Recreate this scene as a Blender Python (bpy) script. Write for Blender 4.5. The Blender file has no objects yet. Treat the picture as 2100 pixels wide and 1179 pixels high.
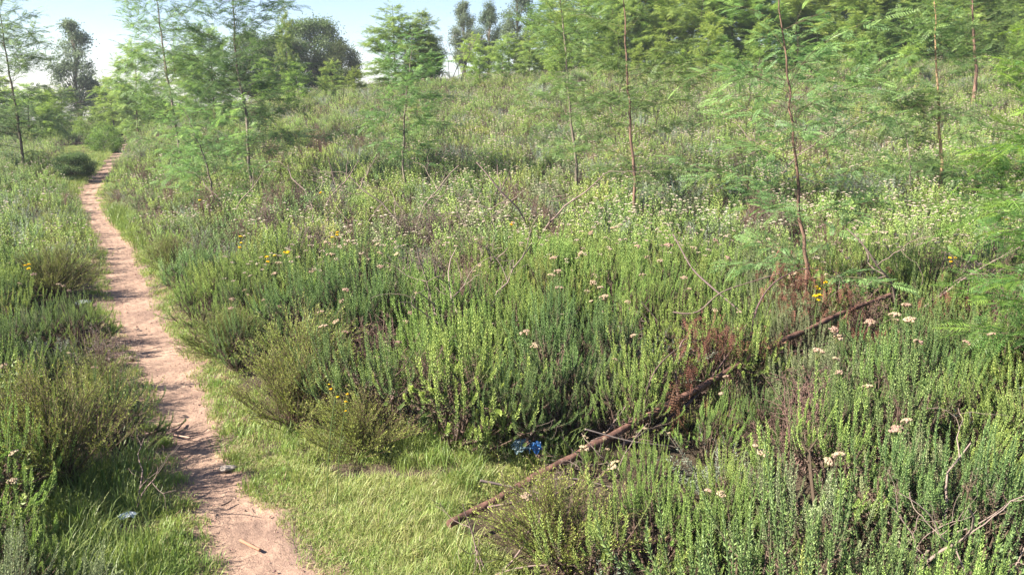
import bpy, math
import numpy as np
from mathutils import Vector, Matrix

R_ = math.radians
rng = np.random.default_rng(11)
scene = bpy.context.scene
col = scene.collection
PI = math.pi

# ------------------------------------------------------------------ camera model
F, CU, CV = 1750.0, 1050.0, 589.5
PITCH = R_(12.6)
CAM = np.array([0.0, 0.0, 1.7])
cp, sp = math.cos(PITCH), math.sin(PITCH)


def ray(u, v):
    x = (u - CU) / F
    y = -(v - CV) / F
    return np.array([x, cp + y * sp, -sp + y * cp])


def at(u, v, Y):
    d = ray(u, v)
    return CAM + d * (Y / d[1])


def project(P):
    P = np.asarray(P, float) - CAM
    f = P[..., 1] * cp - P[..., 2] * sp
    u = P[..., 1] * sp + P[..., 2] * cp
    f = np.maximum(f, 1e-3)
    return CU + F * P[..., 0] / f, CV - F * u / f, f


# ------------------------------------------------------------------ path and terrain
rows = [(1179, 415, 655), (1100, 388, 610), (1040, 372, 555), (980, 335, 512), (930, 322, 478),
        (870, 303, 458), (800, 288, 434), (740, 250, 405), (700, 232, 378), (650, 208, 335),
        (600, 205, 315), (550, 206, 296), (500, 196, 272), (460, 170, 236), (430, 160, 212), (400, 160, 203),
        (380, 172, 212), (350, 200, 232), (326, 222, 249), (299, 233, 257), (272, 247, 262)]
pr = []
for v, a, b in rows:
    pa, pb = [CAM + ray(u, v) * (-CAM[2] / ray(u, v)[2]) for u in (a, b)]
    pr.append(((pa[1] + pb[1]) / 2, (pa[0] + pb[0]) / 2, (pb[0] - pa[0]) / 2))
pr.sort()
pr = [(-8.0, pr[0][1] + 2.2, 0.24), (1.2, pr[0][1] + .5, 0.24)] + pr + [(60.0, pr[-1][1] - 6.0, 0.25), (400, -150, .25)]
PY, PX, PW = (np.array(k) for k in zip(*pr))


def pathx(y): return np.interp(y, PY, PX)
def pathw(y): return np.interp(y, PY, PW)


_nd = rng.normal(size=(14, 2))
_nd /= np.linalg.norm(_nd, axis=1)[:, None]
_np = rng.uniform(0, 6.28, 14)


def noise(x, y, s=1.0, k0=0, k1=8):
    v = 0
    for k in range(k0, k1):
        fr = (1 + .37 * (k - k0)) / s
        v = v + np.sin((_nd[k, 0] * x + _nd[k, 1] * y) * fr * 6.28 + _np[k])
    return v / (k1 - k0) * 1.6


def terr(x, y):
    x = np.asarray(x, float); y = np.asarray(y, float)
    d = x - pathx(y)
    w = pathw(y)
    h = np.clip((y - 5) / 24, 0, 1) ** 1.15
    z = 2.65 * (1 - np.exp(-np.maximum(d - w - .4, 0) / 9.0)) * h
    z = z + .035 * noise(x, y, 2.6) * np.clip((np.abs(d) - w) / .6, 0, 1)
    z = z + .05 * np.clip((np.abs(d) - w) / .35, 0, 1) * (1 - np.exp(-np.abs(d)))
    far = np.maximum(y - 55, 0)
    z = z - far * .02 - np.maximum(np.abs(x) - 40, 0) * .02
    return z


def ground_hit(u, v):
    d = ray(u, v)
    t = 0.5
    for _ in range(4000):
        p = CAM + d * t
        if p[2] <= terr(p[0], p[1]):
            break
        t += .012 * max(1, t / 4)
    p = CAM + d * t
    p[2] = terr(p[0], p[1])
    return p


def gz(x, y): return np.array([x, y, float(terr(x, y))])


# ------------------------------------------------------------------ materials
def new_mat(name):
    m = bpy.data.materials.new(name)
    m.use_nodes = True
    nt = m.node_tree
    nt.nodes.clear()
    return m, nt, nt.nodes.new('ShaderNodeOutputMaterial')


def leaf_mat(name, trans=.35, rough=.5, spec=.25, vary=.22, tint=(1, 1, 1)):
    m, nt, out = new_mat(name)
    N, L = nt.nodes.new, nt.links.new
    at_ = N('ShaderNodeAttribute'); at_.attribute_name = 'Col'
    oi = N('ShaderNodeObjectInfo')
    mr = N('ShaderNodeMapRange'); mr.inputs['To Min'].default_value = 1 - vary; mr.inputs['To Max'].default_value = 1 + vary
    L(oi.outputs['Random'], mr.inputs['Value'])
    mh = N('ShaderNodeMath'); mh.operation = 'MULTIPLY_ADD'; mh.inputs[1].default_value = 7.31; mh.inputs[2].default_value = 0
    L(oi.outputs['Random'], mh.inputs[0])
    fr = N('ShaderNodeMath'); fr.operation = 'FRACT'; L(mh.outputs[0], fr.inputs[0])
    mr2 = N('ShaderNodeMapRange'); mr2.inputs['To Min'].default_value = .474; mr2.inputs['To Max'].default_value = .507
    L(fr.outputs[0], mr2.inputs['Value'])
    hs = N('ShaderNodeHueSaturation')
    L(at_.outputs['Color'], hs.inputs['Color']); L(mr.outputs[0], hs.inputs['Value']); L(mr2.outputs[0], hs.inputs['Hue'])
    bs = N('ShaderNodeBsdfPrincipled')
    bs.inputs['Roughness'].default_value = rough
    bs.inputs['Specular IOR Level'].default_value = spec
    L(hs.outputs[0], bs.inputs['Base Color'])
    tr = N('ShaderNodeBsdfTranslucent')
    hs2 = N('ShaderNodeHueSaturation'); hs2.inputs['Saturation'].default_value = 1.1; hs2.inputs['Value'].default_value = 1.25
    L(hs.outputs[0], hs2.inputs['Color']); L(hs2.outputs[0], tr.inputs['Color'])
    mx = N('ShaderNodeMixShader'); mx.inputs[0].default_value = trans
    L(bs.outputs[0], mx.inputs[1]); L(tr.outputs[0], mx.inputs[2]); L(mx.outputs[0], out.inputs[0])
    return m


def bark_mat(name, c1, c2, scale=30, bump=.4, rough=.85, stretch=.15):
    m, nt, out = new_mat(name)
    N, L = nt.nodes.new, nt.links.new
    tc = N('ShaderNodeTexCoord')
    mp = N('ShaderNodeMapping'); mp.inputs['Scale'].default_value = (1, 1, stretch)
    L(tc.outputs['Object'], mp.inputs[0])
    nz = N('ShaderNodeTexNoise'); nz.inputs['Scale'].default_value = scale; nz.inputs['Detail'].default_value = 6
    L(mp.outputs[0], nz.inputs['Vector'])
    rp = N('ShaderNodeValToRGB')
    rp.color_ramp.elements[0].position = .35; rp.color_ramp.elements[1].position = .68
    rp.color_ramp.elements[0].color = (*c1, 1); rp.color_ramp.elements[1].color = (*c2, 1)
    L(nz.outputs['Fac'], rp.inputs[0])
    bs = N('ShaderNodeBsdfPrincipled'); bs.inputs['Roughness'].default_value = rough; bs.inputs['Specular IOR Level'].default_value = .2
    L(rp.outputs[0], bs.inputs['Base Color'])
    bp = N('ShaderNodeBump'); bp.inputs['Strength'].default_value = bump; bp.inputs['Distance'].default_value = .01
    L(nz.outputs['Fac'], bp.inputs['Height']); L(bp.outputs[0], bs.inputs['Normal'])
    L(bs.outputs[0], out.inputs[0])
    return m


M_LEAF = leaf_mat('everlasting_leaf', .27)
M_BROOM = leaf_mat('broom_leaf', .3)
M_WAT = leaf_mat('wattle_leaf', .45, .45, .3, .2)
M_GRASS = leaf_mat('grass_blade', .4, .45, .3, .18)
M_DRY = leaf_mat('dry_leaf', .2, .8, .1, .15)
M_FLOWER = leaf_mat('papery_flower', .25, .7, .15, .06)
M_TWIG = leaf_mat('twig_wood', .0, .85, .15, .15)
M_BARKR = bark_mat('red_bark', (.10, .062, .044), (.21, .128, .09), 45)
M_BARKG = bark_mat('grey_bark', (.10, .08, .06), (.24, .20, .15), 40)
M_BARKD = bark_mat('dark_bark', (.06, .05, .035), (.14, .11, .08), 40)
M_POLE = bark_mat('peeling_brown_bark', (.06, .033, .026), (.19, .10, .072), 26, 1.0, .75, .4)


# ------------------------------------------------------------------ mesh builder
class MB:
    def __init__(s): s.V, s.F, s.C, s.M, s.S, s.n = [], [], [], [], [], 0

    def add(s, V, Fc, C, mat=0, smooth=False):
        V = np.asarray(V, float).reshape(-1, 3); Fc = np.asarray(Fc, int)
        if Fc.shape[1] == 3: Fc = np.hstack([Fc, -np.ones((len(Fc), 1), int)])
        C = np.broadcast_to(np.asarray(C, float), (len(V), 3))
        s.V.append(V); s.F.append(np.where(Fc >= 0, Fc + s.n, -1)); s.C.append(C)
        s.M.append(np.full(len(Fc), mat)); s.S.append(np.full(len(Fc), smooth)); s.n += len(V)

    def mesh(s, name, mats):
        me = bpy.data.meshes.new(name)
        V = np.concatenate(s.V); Fc = np.concatenate(s.F); C = np.concatenate(s.C)
        me.vertices.add(len(V)); me.vertices.foreach_set('co', V.astype('f').ravel())
        tot = (Fc >= 0).sum(1)
        loops = Fc[Fc >= 0]
        me.loops.add(len(loops)); me.loops.foreach_set('vertex_index', loops.astype('i'))
        me.polygons.add(len(Fc))
        st = np.concatenate([[0], np.cumsum(tot)[:-1]])
        me.polygons.foreach_set('loop_start', st.astype('i'))
        me.polygons.foreach_set('loop_total', tot.astype('i'))
        me.polygons.foreach_set('material_index', np.concatenate(s.M).astype('i'))
        me.polygons.foreach_set('use_smooth', np.concatenate(s.S).astype(bool))
        at_ = me.attributes.new('Col', 'FLOAT_COLOR', 'POINT')
        at_.data.foreach_set('color', np.hstack([np.clip(C, 0, 1), np.ones((len(C), 1))]).astype('f').ravel())
        for m in mats: me.materials.append(m)
        me.update(calc_edges=True)
        me.validate()
        return me


def unit(v): return v / np.maximum(np.linalg.norm(v, axis=-1, keepdims=True), 1e-9)


def tubes(mb, P, R, C, sides=4, mat=0):
    """P (m,n,3), R (m,n) or scalar, C (m,n,3) or (3,)"""
    P = np.asarray(P, float)
    if P.ndim == 2: P = P[None]
    m, n, _ = P.shape
    R = np.broadcast_to(R, (m, n))
    C = np.broadcast_to(C, (m, n, 3))
    T = unit(np.gradient(P, axis=1))
    ref = np.where(np.abs(T[..., 2:3]) > .9, np.array([1., 0, 0]), np.array([0, 0, 1.]))
    A = unit(np.cross(T, ref)); B = np.cross(T, A)
    ang = np.arange(sides) * 2 * PI / sides
    ring = P[:, :, None] + R[..., None, None] * (np.cos(ang)[:, None] * A[:, :, None] + np.sin(ang)[:, None] * B[:, :, None])
    V = ring.reshape(-1, 3)
    idx = np.arange(m * n * sides).reshape(m, n, sides)
    a = idx[:, :-1]; b = idx[:, 1:]
    Fq = np.stack([a, np.roll(a, -1, 2), np.roll(b, -1, 2), b], -1).reshape(-1, 4)
    mb.add(V, Fq, np.repeat(C.reshape(-1, 3), sides, 0), mat, True)
    if sides >= 6:
        for e in (0, n - 1):
            cc = np.arange(m * sides).reshape(m, sides)
            for q in range(m):
                k = idx[q, e]
                c0 = P[q, e]
                mb.add(np.vstack([V[k], c0]), [[i, (i + 1) % sides, sides] for i in range(sides)], C[q, e], mat)


def leaves(mb, P, D, S, L, W, C, lift=0.0, mat=0, wpos=.45, tipc=None):
    """rhombic folded leaves: P base, D direction, S side (unit), arrays (n,3)"""
    n = len(P)
    if n == 0: return
    D = unit(D); S = unit(S - D * np.sum(S * D, -1, keepdims=True))
    Nn = np.cross(D, S)
    L = np.broadcast_to(L, n)[:, None]; W = np.broadcast_to(W, n)[:, None]
    mid = P + D * L * wpos + Nn * L * lift
    V = np.stack([P, mid + S * W / 2, P + D * L, mid - S * W / 2], 1).reshape(-1, 3)
    Fq = np.arange(4 * n).reshape(n, 4)
    Cc = np.repeat(np.broadcast_to(C, (n, 3)), 4, 0)
    mb.add(V, Fq, Cc, mat)


def blobs(mb, P, r, rz, C, mat=0):
    """small octahedra"""
    n = len(P)
    if n == 0: return
    r = np.broadcast_to(r, n)[:, None, None]; rz = np.broadcast_to(rz, n)[:, None, None]
    base = np.array([[1, 0, 0], [0, 1, 0], [-1, 0, 0], [0, -1, 0], [0, 0, 1], [0, 0, -1]], float)
    a = rng.uniform(0, PI, n)
    ca, sa = np.cos(a)[:, None], np.sin(a)[:, None]
    bx = base[None, :, 0] * ca - base[None, :, 1] * sa
    by = base[None, :, 0] * sa + base[None, :, 1] * ca
    V = np.stack([bx, by, np.broadcast_to(base[None, :, 2], bx.shape)], -1)
    V = V * np.concatenate([r, r, rz], -1) + P[:, None]
    f = np.array([[0, 1, 4], [1, 2, 4], [2, 3, 4], [3, 0, 4], [1, 0, 5], [2, 1, 5], [3, 2, 5], [0, 3, 5]])
    Fq = (np.arange(n)[:, None, None] * 6 + f[None]).reshape(-1, 3)
    mb.add(V.reshape(-1, 3), Fq, np.repeat(np.broadcast_to(C, (n, 3)), 6, 0), mat)


def bez(a, c, e, n):
    t = np.linspace(0, 1, n)[None, :, None]
    return (1 - t) ** 2 * a[:, None] + 2 * t * (1 - t) * c[:, None] + t ** 2 * e[:, None]


def rand_unit(n):
    v = rng.normal(size=(n, 3))
    return unit(v)


# ------------------------------------------------------------------ object helpers
def obj(name, me, parent=None, loc=None, rz=0, sc=1):
    o = bpy.data.objects.new(name, me)
    col.objects.link(o)
    if parent is not None: o.parent = parent
    if loc is not None: o.location = loc
    o.rotation_euler = (0, 0, rz)
    o.scale = (sc, sc, sc) if np.isscalar(sc) else sc
    return o


def tag(o, label=None, cat=None, group=None, kind=None):
    if label: o['label'] = label
    if cat: o['category'] = cat
    if group: o['group'] = group
    if kind: o['kind'] = kind
    return o


# ------------------------------------------------------------------ plant prototypes
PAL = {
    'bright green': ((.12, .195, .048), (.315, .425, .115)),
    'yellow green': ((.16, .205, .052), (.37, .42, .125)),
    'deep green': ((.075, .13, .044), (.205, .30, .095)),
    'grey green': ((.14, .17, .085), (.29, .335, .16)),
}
DEADC = np.array([.125, .09, .064])


def flower_head(mb, c, R=.019, n=22, colour=(.66, .55, .40), mat=0, stalk=True):
    r = R * np.sqrt(rng.uniform(0, 1, n)); a = rng.uniform(0, 6.283, n)
    P = np.stack([r * np.cos(a), r * np.sin(a), .35 * R * (1 - (r / R) ** 2) + rng.normal(0, .0012, n)], -1) + c
    Cc = np.array(colour) * rng.uniform(.72, 1.12, (n, 1)) * (1 + rng.normal(0, .05, (n, 3)))
    blobs(mb, P, rng.uniform(.0038, .006, n), .0052, Cc, mat)
    if stalk:
        b = np.repeat((np.array(c) - [0, 0, R * 1.5])[None], 7, 0)
        tubes(mb, np.stack([b, P[:7] - [0, 0, .002]], 1), .0011, (.16, .17, .07), 3, mat)


def everlasting(look, R, H, nsh, lod, dead=.35, flowers=0, fcol=(.66, .55, .40), branchy=1.0):
    """lod 0 near / 1 middle / 2 far; returns dict of meshes and flower positions"""
    base_c, tip_c = (np.array(k) for k in PAL[look])
    ncl = max(5, nsh // 5)
    cr = R * np.sqrt(rng.uniform(0.02, 1, ncl)); ca = rng.uniform(0, 6.283, ncl)
    ch = H * (1 - .58 * (cr / R) ** 2.2) * rng.uniform(.8, 1.08, ncl)
    k = rng.integers(0, ncl, nsh)
    tipx = cr[k] * np.cos(ca[k]) + rng.normal(0, .13 * R, nsh)
    tipy = cr[k] * np.sin(ca[k]) + rng.normal(0, .13 * R, nsh)
    tipz = ch[k] * rng.uniform(.56, 1.08, nsh)
    e = np.stack([tipx, tipy, tipz], -1)
    # main stems rise to a fork; a handful of leafy shoots leaves each fork
    fork = np.stack([cr * np.cos(ca) * .72, cr * np.sin(ca) * .72, ch * rng.uniform(.36, .52, ncl)], -1)
    root_ = fork * [.15, .15, 0] - [0, 0, .02]
    e = e + rng.normal(0, .022, (nsh, 3)) * [1, 1, 0]
    b = fork[k] + rng.normal(0, .012, (nsh, 3)) + [0, 0, 1] * rng.uniform(-.06, .03, (nsh, 1))
    out = e - b
    c = b + out * [.95, .95, .42] + rng.normal(0, .015, (nsh, 3)) * [1, 1, .5]
    npt = 9
    P = bez(b, c, e, npt)
    mb = MB()
    wood = MB()
    mstem = bez(root_, fork * [.7, .7, .55], fork, 6)
    tubes(wood, mstem, np.linspace(.0055, .0036, 6)[None], DEADC * .7, 5 if lod == 0 else 4)
    gcore = np.clip((np.linspace(0, 1, npt) - .25) / .3, 0, 1)[None, :, None]
    core = DEADC * .75 * (1 - gcore) + base_c * .8 * gcore
    tubes(wood, P, np.linspace(.0028, .0010, npt)[None, :] * (1, 1.2, 1.7)[lod], np.broadcast_to(core, (nsh, npt, 3)), 4 if lod == 0 else 3)
    nl = {0: 84, 1: 46, 2: 21}[lod]
    ll = {0: .0118, 1: .0155, 2: .023}[lod]
    lw = {0: .0052, 1: .0072, 2: .0115}[lod]
    dead = dead - .18
    t0 = rng.uniform(.0, .28, nsh)
    t = t0[:, None] + (1 - t0)[:, None] * np.linspace(0, 1, nl)[None] + rng.normal(0, .006, (nsh, nl))
    t = np.clip(t, 0, 1)[..., None]
    pos = (1 - t) ** 2 * b[:, None] + 2 * t * (1 - t) * c[:, None] + t ** 2 * e[:, None]
    tan = unit(2 * (1 - t) * (c - b)[:, None] + 2 * t * (e - c)[:, None])
    ref = unit(np.cross(tan, np.array([.31, .95, .05])))
    bi = np.cross(tan, ref)
    az = np.arange(nl)[None] * 2.399 + rng.uniform(0, 6.28, (nsh, 1)) + rng.normal(0, .2, (nsh, nl))
    rad = np.cos(az)[..., None] * ref + np.sin(az)[..., None] * bi
    f = ((t - t0[:, None, None]) / (1 - t0)[:, None, None])
    spread = np.clip(1.15 - .55 * f, .55, 1.05) + rng.normal(0, .12, f.shape)
    D = tan * np.cos(spread) + rad * np.sin(spread)
    S = np.cross(D, tan)
    size = (1 - .55 * np.clip((f - .8) / .2, 0, 1)) * rng.uniform(.75, 1.2, f.shape)
    shr = rng.uniform(.82, 1.18, (nsh, 1, 1))
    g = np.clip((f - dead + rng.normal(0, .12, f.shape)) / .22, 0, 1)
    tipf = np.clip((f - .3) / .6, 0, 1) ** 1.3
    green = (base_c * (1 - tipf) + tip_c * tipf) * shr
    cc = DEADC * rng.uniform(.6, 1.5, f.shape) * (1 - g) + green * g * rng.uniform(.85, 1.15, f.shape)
    leaves(mb, pos.reshape(-1, 3), D.reshape(-1, 3), S.reshape(-1, 3), (ll * size).ravel(), (lw * size).ravel(), cc.reshape(-1, 3), .12)
    # dry litter leaves lower down inside the plant
    nd = {0: 420, 1: 180, 2: 50}[lod]
    kk = rng.integers(0, ncl, nd); tt = rng.uniform(.15, 1.0, nd)[:, None]
    pp = root_[kk] * (1 - tt) + fork[kk] * tt + rng.normal(0, .02, (nd, 3))
    dd = rand_unit(nd)
    leaves(mb, pp, dd, np.cross(dd, rand_unit(nd)), ll * rng.uniform(.8, 1.6, nd), lw * 1.2, DEADC * rng.uniform(.5, 1.5, (nd, 1)), .2)
    order = np.argsort(-e[:, 2] + rng.uniform(0, .25, nsh))[:flowers]
    fp = e[order] + [0, 0, .012]
    if lod > 0 and flowers:
        n = len(fp)
        if lod == 1:
            for q in range(n): flower_head(mb, fp[q], rng.uniform(.013, .021), 12, fcol, 1, False)
        else:
            blobs(mb, fp, rng.uniform(.012, .023, n), .008, np.array(fcol) * rng.uniform(.6, 1.05, (n, 1)), 1)
    nm = 'foliage'
    return dict(foliage=mb.mesh('everlasting_foliage', [M_LEAF, M_FLOWER]), stem=wood.mesh('everlasting_stem', [M_TWIG]),
                fl=fp if lod == 0 else [], look=look, flowers=flowers, R=R, H=H, lod=lod)


def broom(R, H, n=70, dens=1.0, greyish=False):
    """fine twiggy olive bush: stems fan out, side twiglets with tiny leaves"""
    a = rng.uniform(0, 6.283, n); el = (1.5 * rng.uniform(0, 1, n) ** .8).clip(0, 1.42)
    Lk = H * rng.uniform(.75, 1.08, n) * (1 + .05 * el)
    e = np.stack([np.cos(a) * np.sin(el) * Lk * R / H * 1.05, np.sin(a) * np.sin(el) * Lk * R / H * 1.05, np.cos(el * .82) * Lk], -1)
    b = rng.normal(0, .03, (n, 3)) * [1, 1, 0]
    c = e * [.45, .45, .62] + rng.normal(0, .03, (n, 3))
    P = bez(b, c, e, 8)
    wood, mb = MB(), MB()
    tw = np.array([.10, .07, .045])
    tubes(wood, P, np.linspace(.003, .0007, 8)[None], tw, 4)
    ns = 12
    ts = rng.uniform(.16, 1, (n, ns, 1)) ** .8
    o = (1 - ts) ** 2 * b[:, None] + 2 * ts * (1 - ts) * c[:, None] + ts ** 2 * e[:, None]
    tan = unit(2 * (1 - ts) * (c - b)[:, None] + 2 * ts * (e - c)[:, None])
    dirs = unit(tan + .55 * rand_unit(n * ns).reshape(n, ns, 3) + [0, 0, .35])
    o = o.reshape(-1, 3); dirs = dirs.reshape(-1, 3)
    LL = rng.uniform(.06, .15, len(o))[:, None]
    tubes(wood, np.stack([o, o + dirs * LL * .5 + [0, 0, .004], o + dirs * LL + [0, 0, .012]], 1), .0009, tw * 1.2, 3)
    nl = int(13 * dens)
    t = (np.linspace(.1, 1.02, nl)[None, :, None] + rng.normal(0, .03, (len(o), nl, 1)))
    pos = o[:, None] + dirs[:, None] * LL[:, None] * t
    D = unit(dirs[:, None] * 1.0 + .8 * rand_unit(len(o) * nl).reshape(len(o), nl, 3))
    S = np.cross(D, rand_unit(len(o) * nl).reshape(len(o), nl, 3))
    c0, c1 = (np.array([.15, .205, .05]), np.array([.35, .41, .105]))
    if greyish: c0, c1 = np.array([.14, .16, .10]), np.array([.24, .26, .16])
    tip = np.clip((t - .3) / .7, 0, 1) * np.repeat(ts.reshape(-1, 1, 1), nl, 1)
    cc = (c0 * (1 - tip) + c1 * tip) * rng.uniform(.7, 1.25, (len(o), nl, 1))
    leaves(mb, pos.reshape(-1, 3), D.reshape(-1, 3), S.reshape(-1, 3), rng.uniform(.009, .016, len(o) * nl), .0052, cc.reshape(-1, 3), .1)
    return dict(foliage=mb.mesh('broom_foliage', [M_BROOM]), stem=wood.mesh('broom_stem', [M_TWIG]), fl=[], R=R, H=H)


def silver(R, H, nsh=70, ll=.024, lw=.0085):
    e = np.stack([R * rng.normal(0, .62, nsh), R * rng.normal(0, .62, nsh), H * rng.uniform(.35, 1.05, nsh)], -1)
    b = e * [.1, .1, 0]
    c = e * [.6, .6, .55]
    mb, wood = MB(), MB()
    tubes(wood, bez(b, c, e, 7), np.linspace(.004, .0015, 7)[None], (.10, .08, .06), 4)
    nl = 44
    t = np.linspace(.25, 1, nl)[None, :, None] + rng.normal(0, .01, (nsh, nl, 1))
    pos = (1 - t) ** 2 * b[:, None] + 2 * t * (1 - t) * c[:, None] + t ** 2 * e[:, None]
    tan = unit(2 * (1 - t) * (c - b)[:, None] + 2 * t * (e - c)[:, None])
    rd = rand_unit(nsh * nl).reshape(nsh, nl, 3); rd = unit(rd - tan * np.sum(rd * tan, -1, keepdims=True))
    D = unit(tan * rng.uniform(.3, .9, (nsh, nl, 1)) + rd)
    S = np.cross(D, tan)
    cc = np.array([.22, .26, .185]) * rng.uniform(.65, 1.25, (nsh, nl, 1))
    leaves(mb, pos.reshape(-1, 3), D.reshape(-1, 3), S.reshape(-1, 3), ll * rng.uniform(.6, 1.15, nsh * nl), lw, cc.reshape(-1, 3), .1, wpos=.55)
    return dict(foliage=mb.mesh('silver_foliage', [M_LEAF]), stem=wood.mesh('silver_stem', [M_TWIG]), fl=[], R=R, H=H)


def deadshrub(R, H, n=44, colour=(.16, .105, .075)):
    a = rng.uniform(0, 6.283, n); el = np.abs(rng.normal(0, .75, n)).clip(0, 1.35)
    L = H * rng.uniform(.6, 1.1, n)
    e = np.stack([np.cos(a) * np.sin(el) * L * R / H * 1.2, np.sin(a) * np.sin(el) * L * R / H * 1.2, np.cos(el) * L], -1)
    b = rng.normal(0, .05, (n, 3)) * [1, 1, 0]; c = e * [.4, .4, .6] + rng.normal(0, .06, (n, 3))
    wood, mb = MB(), MB()
    w = np.array([.16, .115, .085])
    tubes(wood, bez(b, c, e, 8), np.linspace(.0045, .0012, 8)[None], w, 4)
    ns = 6
    ts = rng.uniform(.35, 1, (n, ns, 1))
    o = ((1 - ts) ** 2 * b[:, None] + 2 * ts * (1 - ts) * c[:, None] + ts ** 2 * e[:, None]).reshape(-1, 3)
    d = unit(rand_unit(len(o)) + [0, 0, .6]); LL = rng.uniform(.05, .14, len(o))[:, None]
    tubes(wood, np.stack([o, o + d * LL * .5, o + d * LL + rng.normal(0, .01, o.shape)], 1), .0011, w * 1.1, 3)
    nl = 10
    t = rng.uniform(0, 1, (len(o), nl, 1))
    pos = (o[:, None] + d[:, None] * LL[:, None] * t).reshape(-1, 3)
    D = rand_unit(len(pos)) * [1, 1, .6] - [0, 0, .3]
    cc = np.array(colour) * rng.uniform(.5, 1.5, (len(pos), 1))
    leaves(mb, pos, D, np.cross(D, rand_unit(len(pos))), rng.uniform(.007, .016, len(pos)), .005, cc, .25)
    return dict(foliage=mb.mesh('dead_leaf_mass', [M_DRY]), stem=wood.mesh('dead_stem', [M_TWIG]), fl=[], R=R, H=H)


def drybranch(L, nb=3, thick=.008, seed=0, up=.9, colour=(.20, .155, .125)):
    mb = MB()

    def grow(p, d, L, r, depth):
        n = 10
        pts = [p]
        for i in range(n - 1):
            d = unit(d + rng.normal(0, .22, 3) + [0, 0, .02])
            pts.append(pts[-1] + d * L / n)
        pts = np.array(pts)
        rr = np.linspace(r, max(r * .35, .0011), n)
        tubes(mb, pts, rr[None], np.array(colour) * rng.uniform(.8, 1.15), 5 if r > .005 else 4)
        if depth > 0:
            for _ in range(rng.integers(2, 5)):
                i = rng.integers(3, n - 1)
                grow(pts[i], unit(d + rng.normal(0, .75, 3)), L * rng.uniform(.35, .6), rr[i] * .65, depth - 1)
    for _ in range(nb):
        a = rng.uniform(0, 6.28)
        grow(np.zeros(3), unit(np.array([math.cos(a) * .8, math.sin(a) * .8, up])), L * rng.uniform(.7, 1), thick, 2)
    return mb.mesh('dry_branch', [M_TWIG])


def feather(mb, P, D, U, L, npair, plen, pw, C, droop=.25, mat=0, newf=None):
    """bipinnate leaves. P,D,U (n,3); L,plen (n,)"""
    n = len(P)
    if n == 0: return
    D = unit(D); U = unit(U - D * np.sum(U * D, -1, keepdims=True)); S = np.cross(D, U)
    t = np.linspace(.12, 1, npair)
    L = np.broadcast_to(L, n); plen = np.broadcast_to(plen, n)
    Pr = P[:, None] + D[:, None] * (L[:, None] * t)[..., None] - U[:, None] * (L[:, None] * droop * t ** 2)[..., None]
    Dt = unit(D[:, None] - U[:, None] * (2 * droop * t)[None, :, None])
    prof = np.sin(np.clip(t * .86 + .14, 0, 1) * PI) ** .6
    prof = np.maximum(prof, .35)
    for s in (-1, 1):
        d = unit(s * S[:, None] * .86 + Dt * .5 - U[:, None] * .12 + rng.normal(0, .07, Pr.shape))
        sd = unit(np.cross(d, U[:, None] + rng.normal(0, .15, Pr.shape)))
        ln = (plen[:, None] * prof[None] * rng.uniform(.85, 1.1, Pr.shape[:2]))
        cc = np.broadcast_to(C[:, None], Pr.shape) * rng.uniform(.85, 1.15, (*Pr.shape[:2], 1))
        leaves(mb, Pr.reshape(-1, 3), d.reshape(-1, 3), sd.reshape(-1, 3), ln.ravel(), pw, cc.reshape(-1, 3), -.06, mat, .5)
    # the rachis as a thin blade
    Pe = P + D * L[:, None] - U * (L * droop)[:, None]
    leaves(mb, P, Pe - P, S, np.linalg.norm(Pe - P, axis=1), .004, C * 1.1, .0, mat)


def spine(pts, n):
    pts = np.asarray(pts, float)
    s = np.concatenate([[0], np.cumsum(np.linalg.norm(np.diff(pts, axis=0), axis=1))])
    return np.stack([np.interp(np.linspace(0, s[-1], n), s, pts[:, k]) for k in range(3)], -1)


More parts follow.
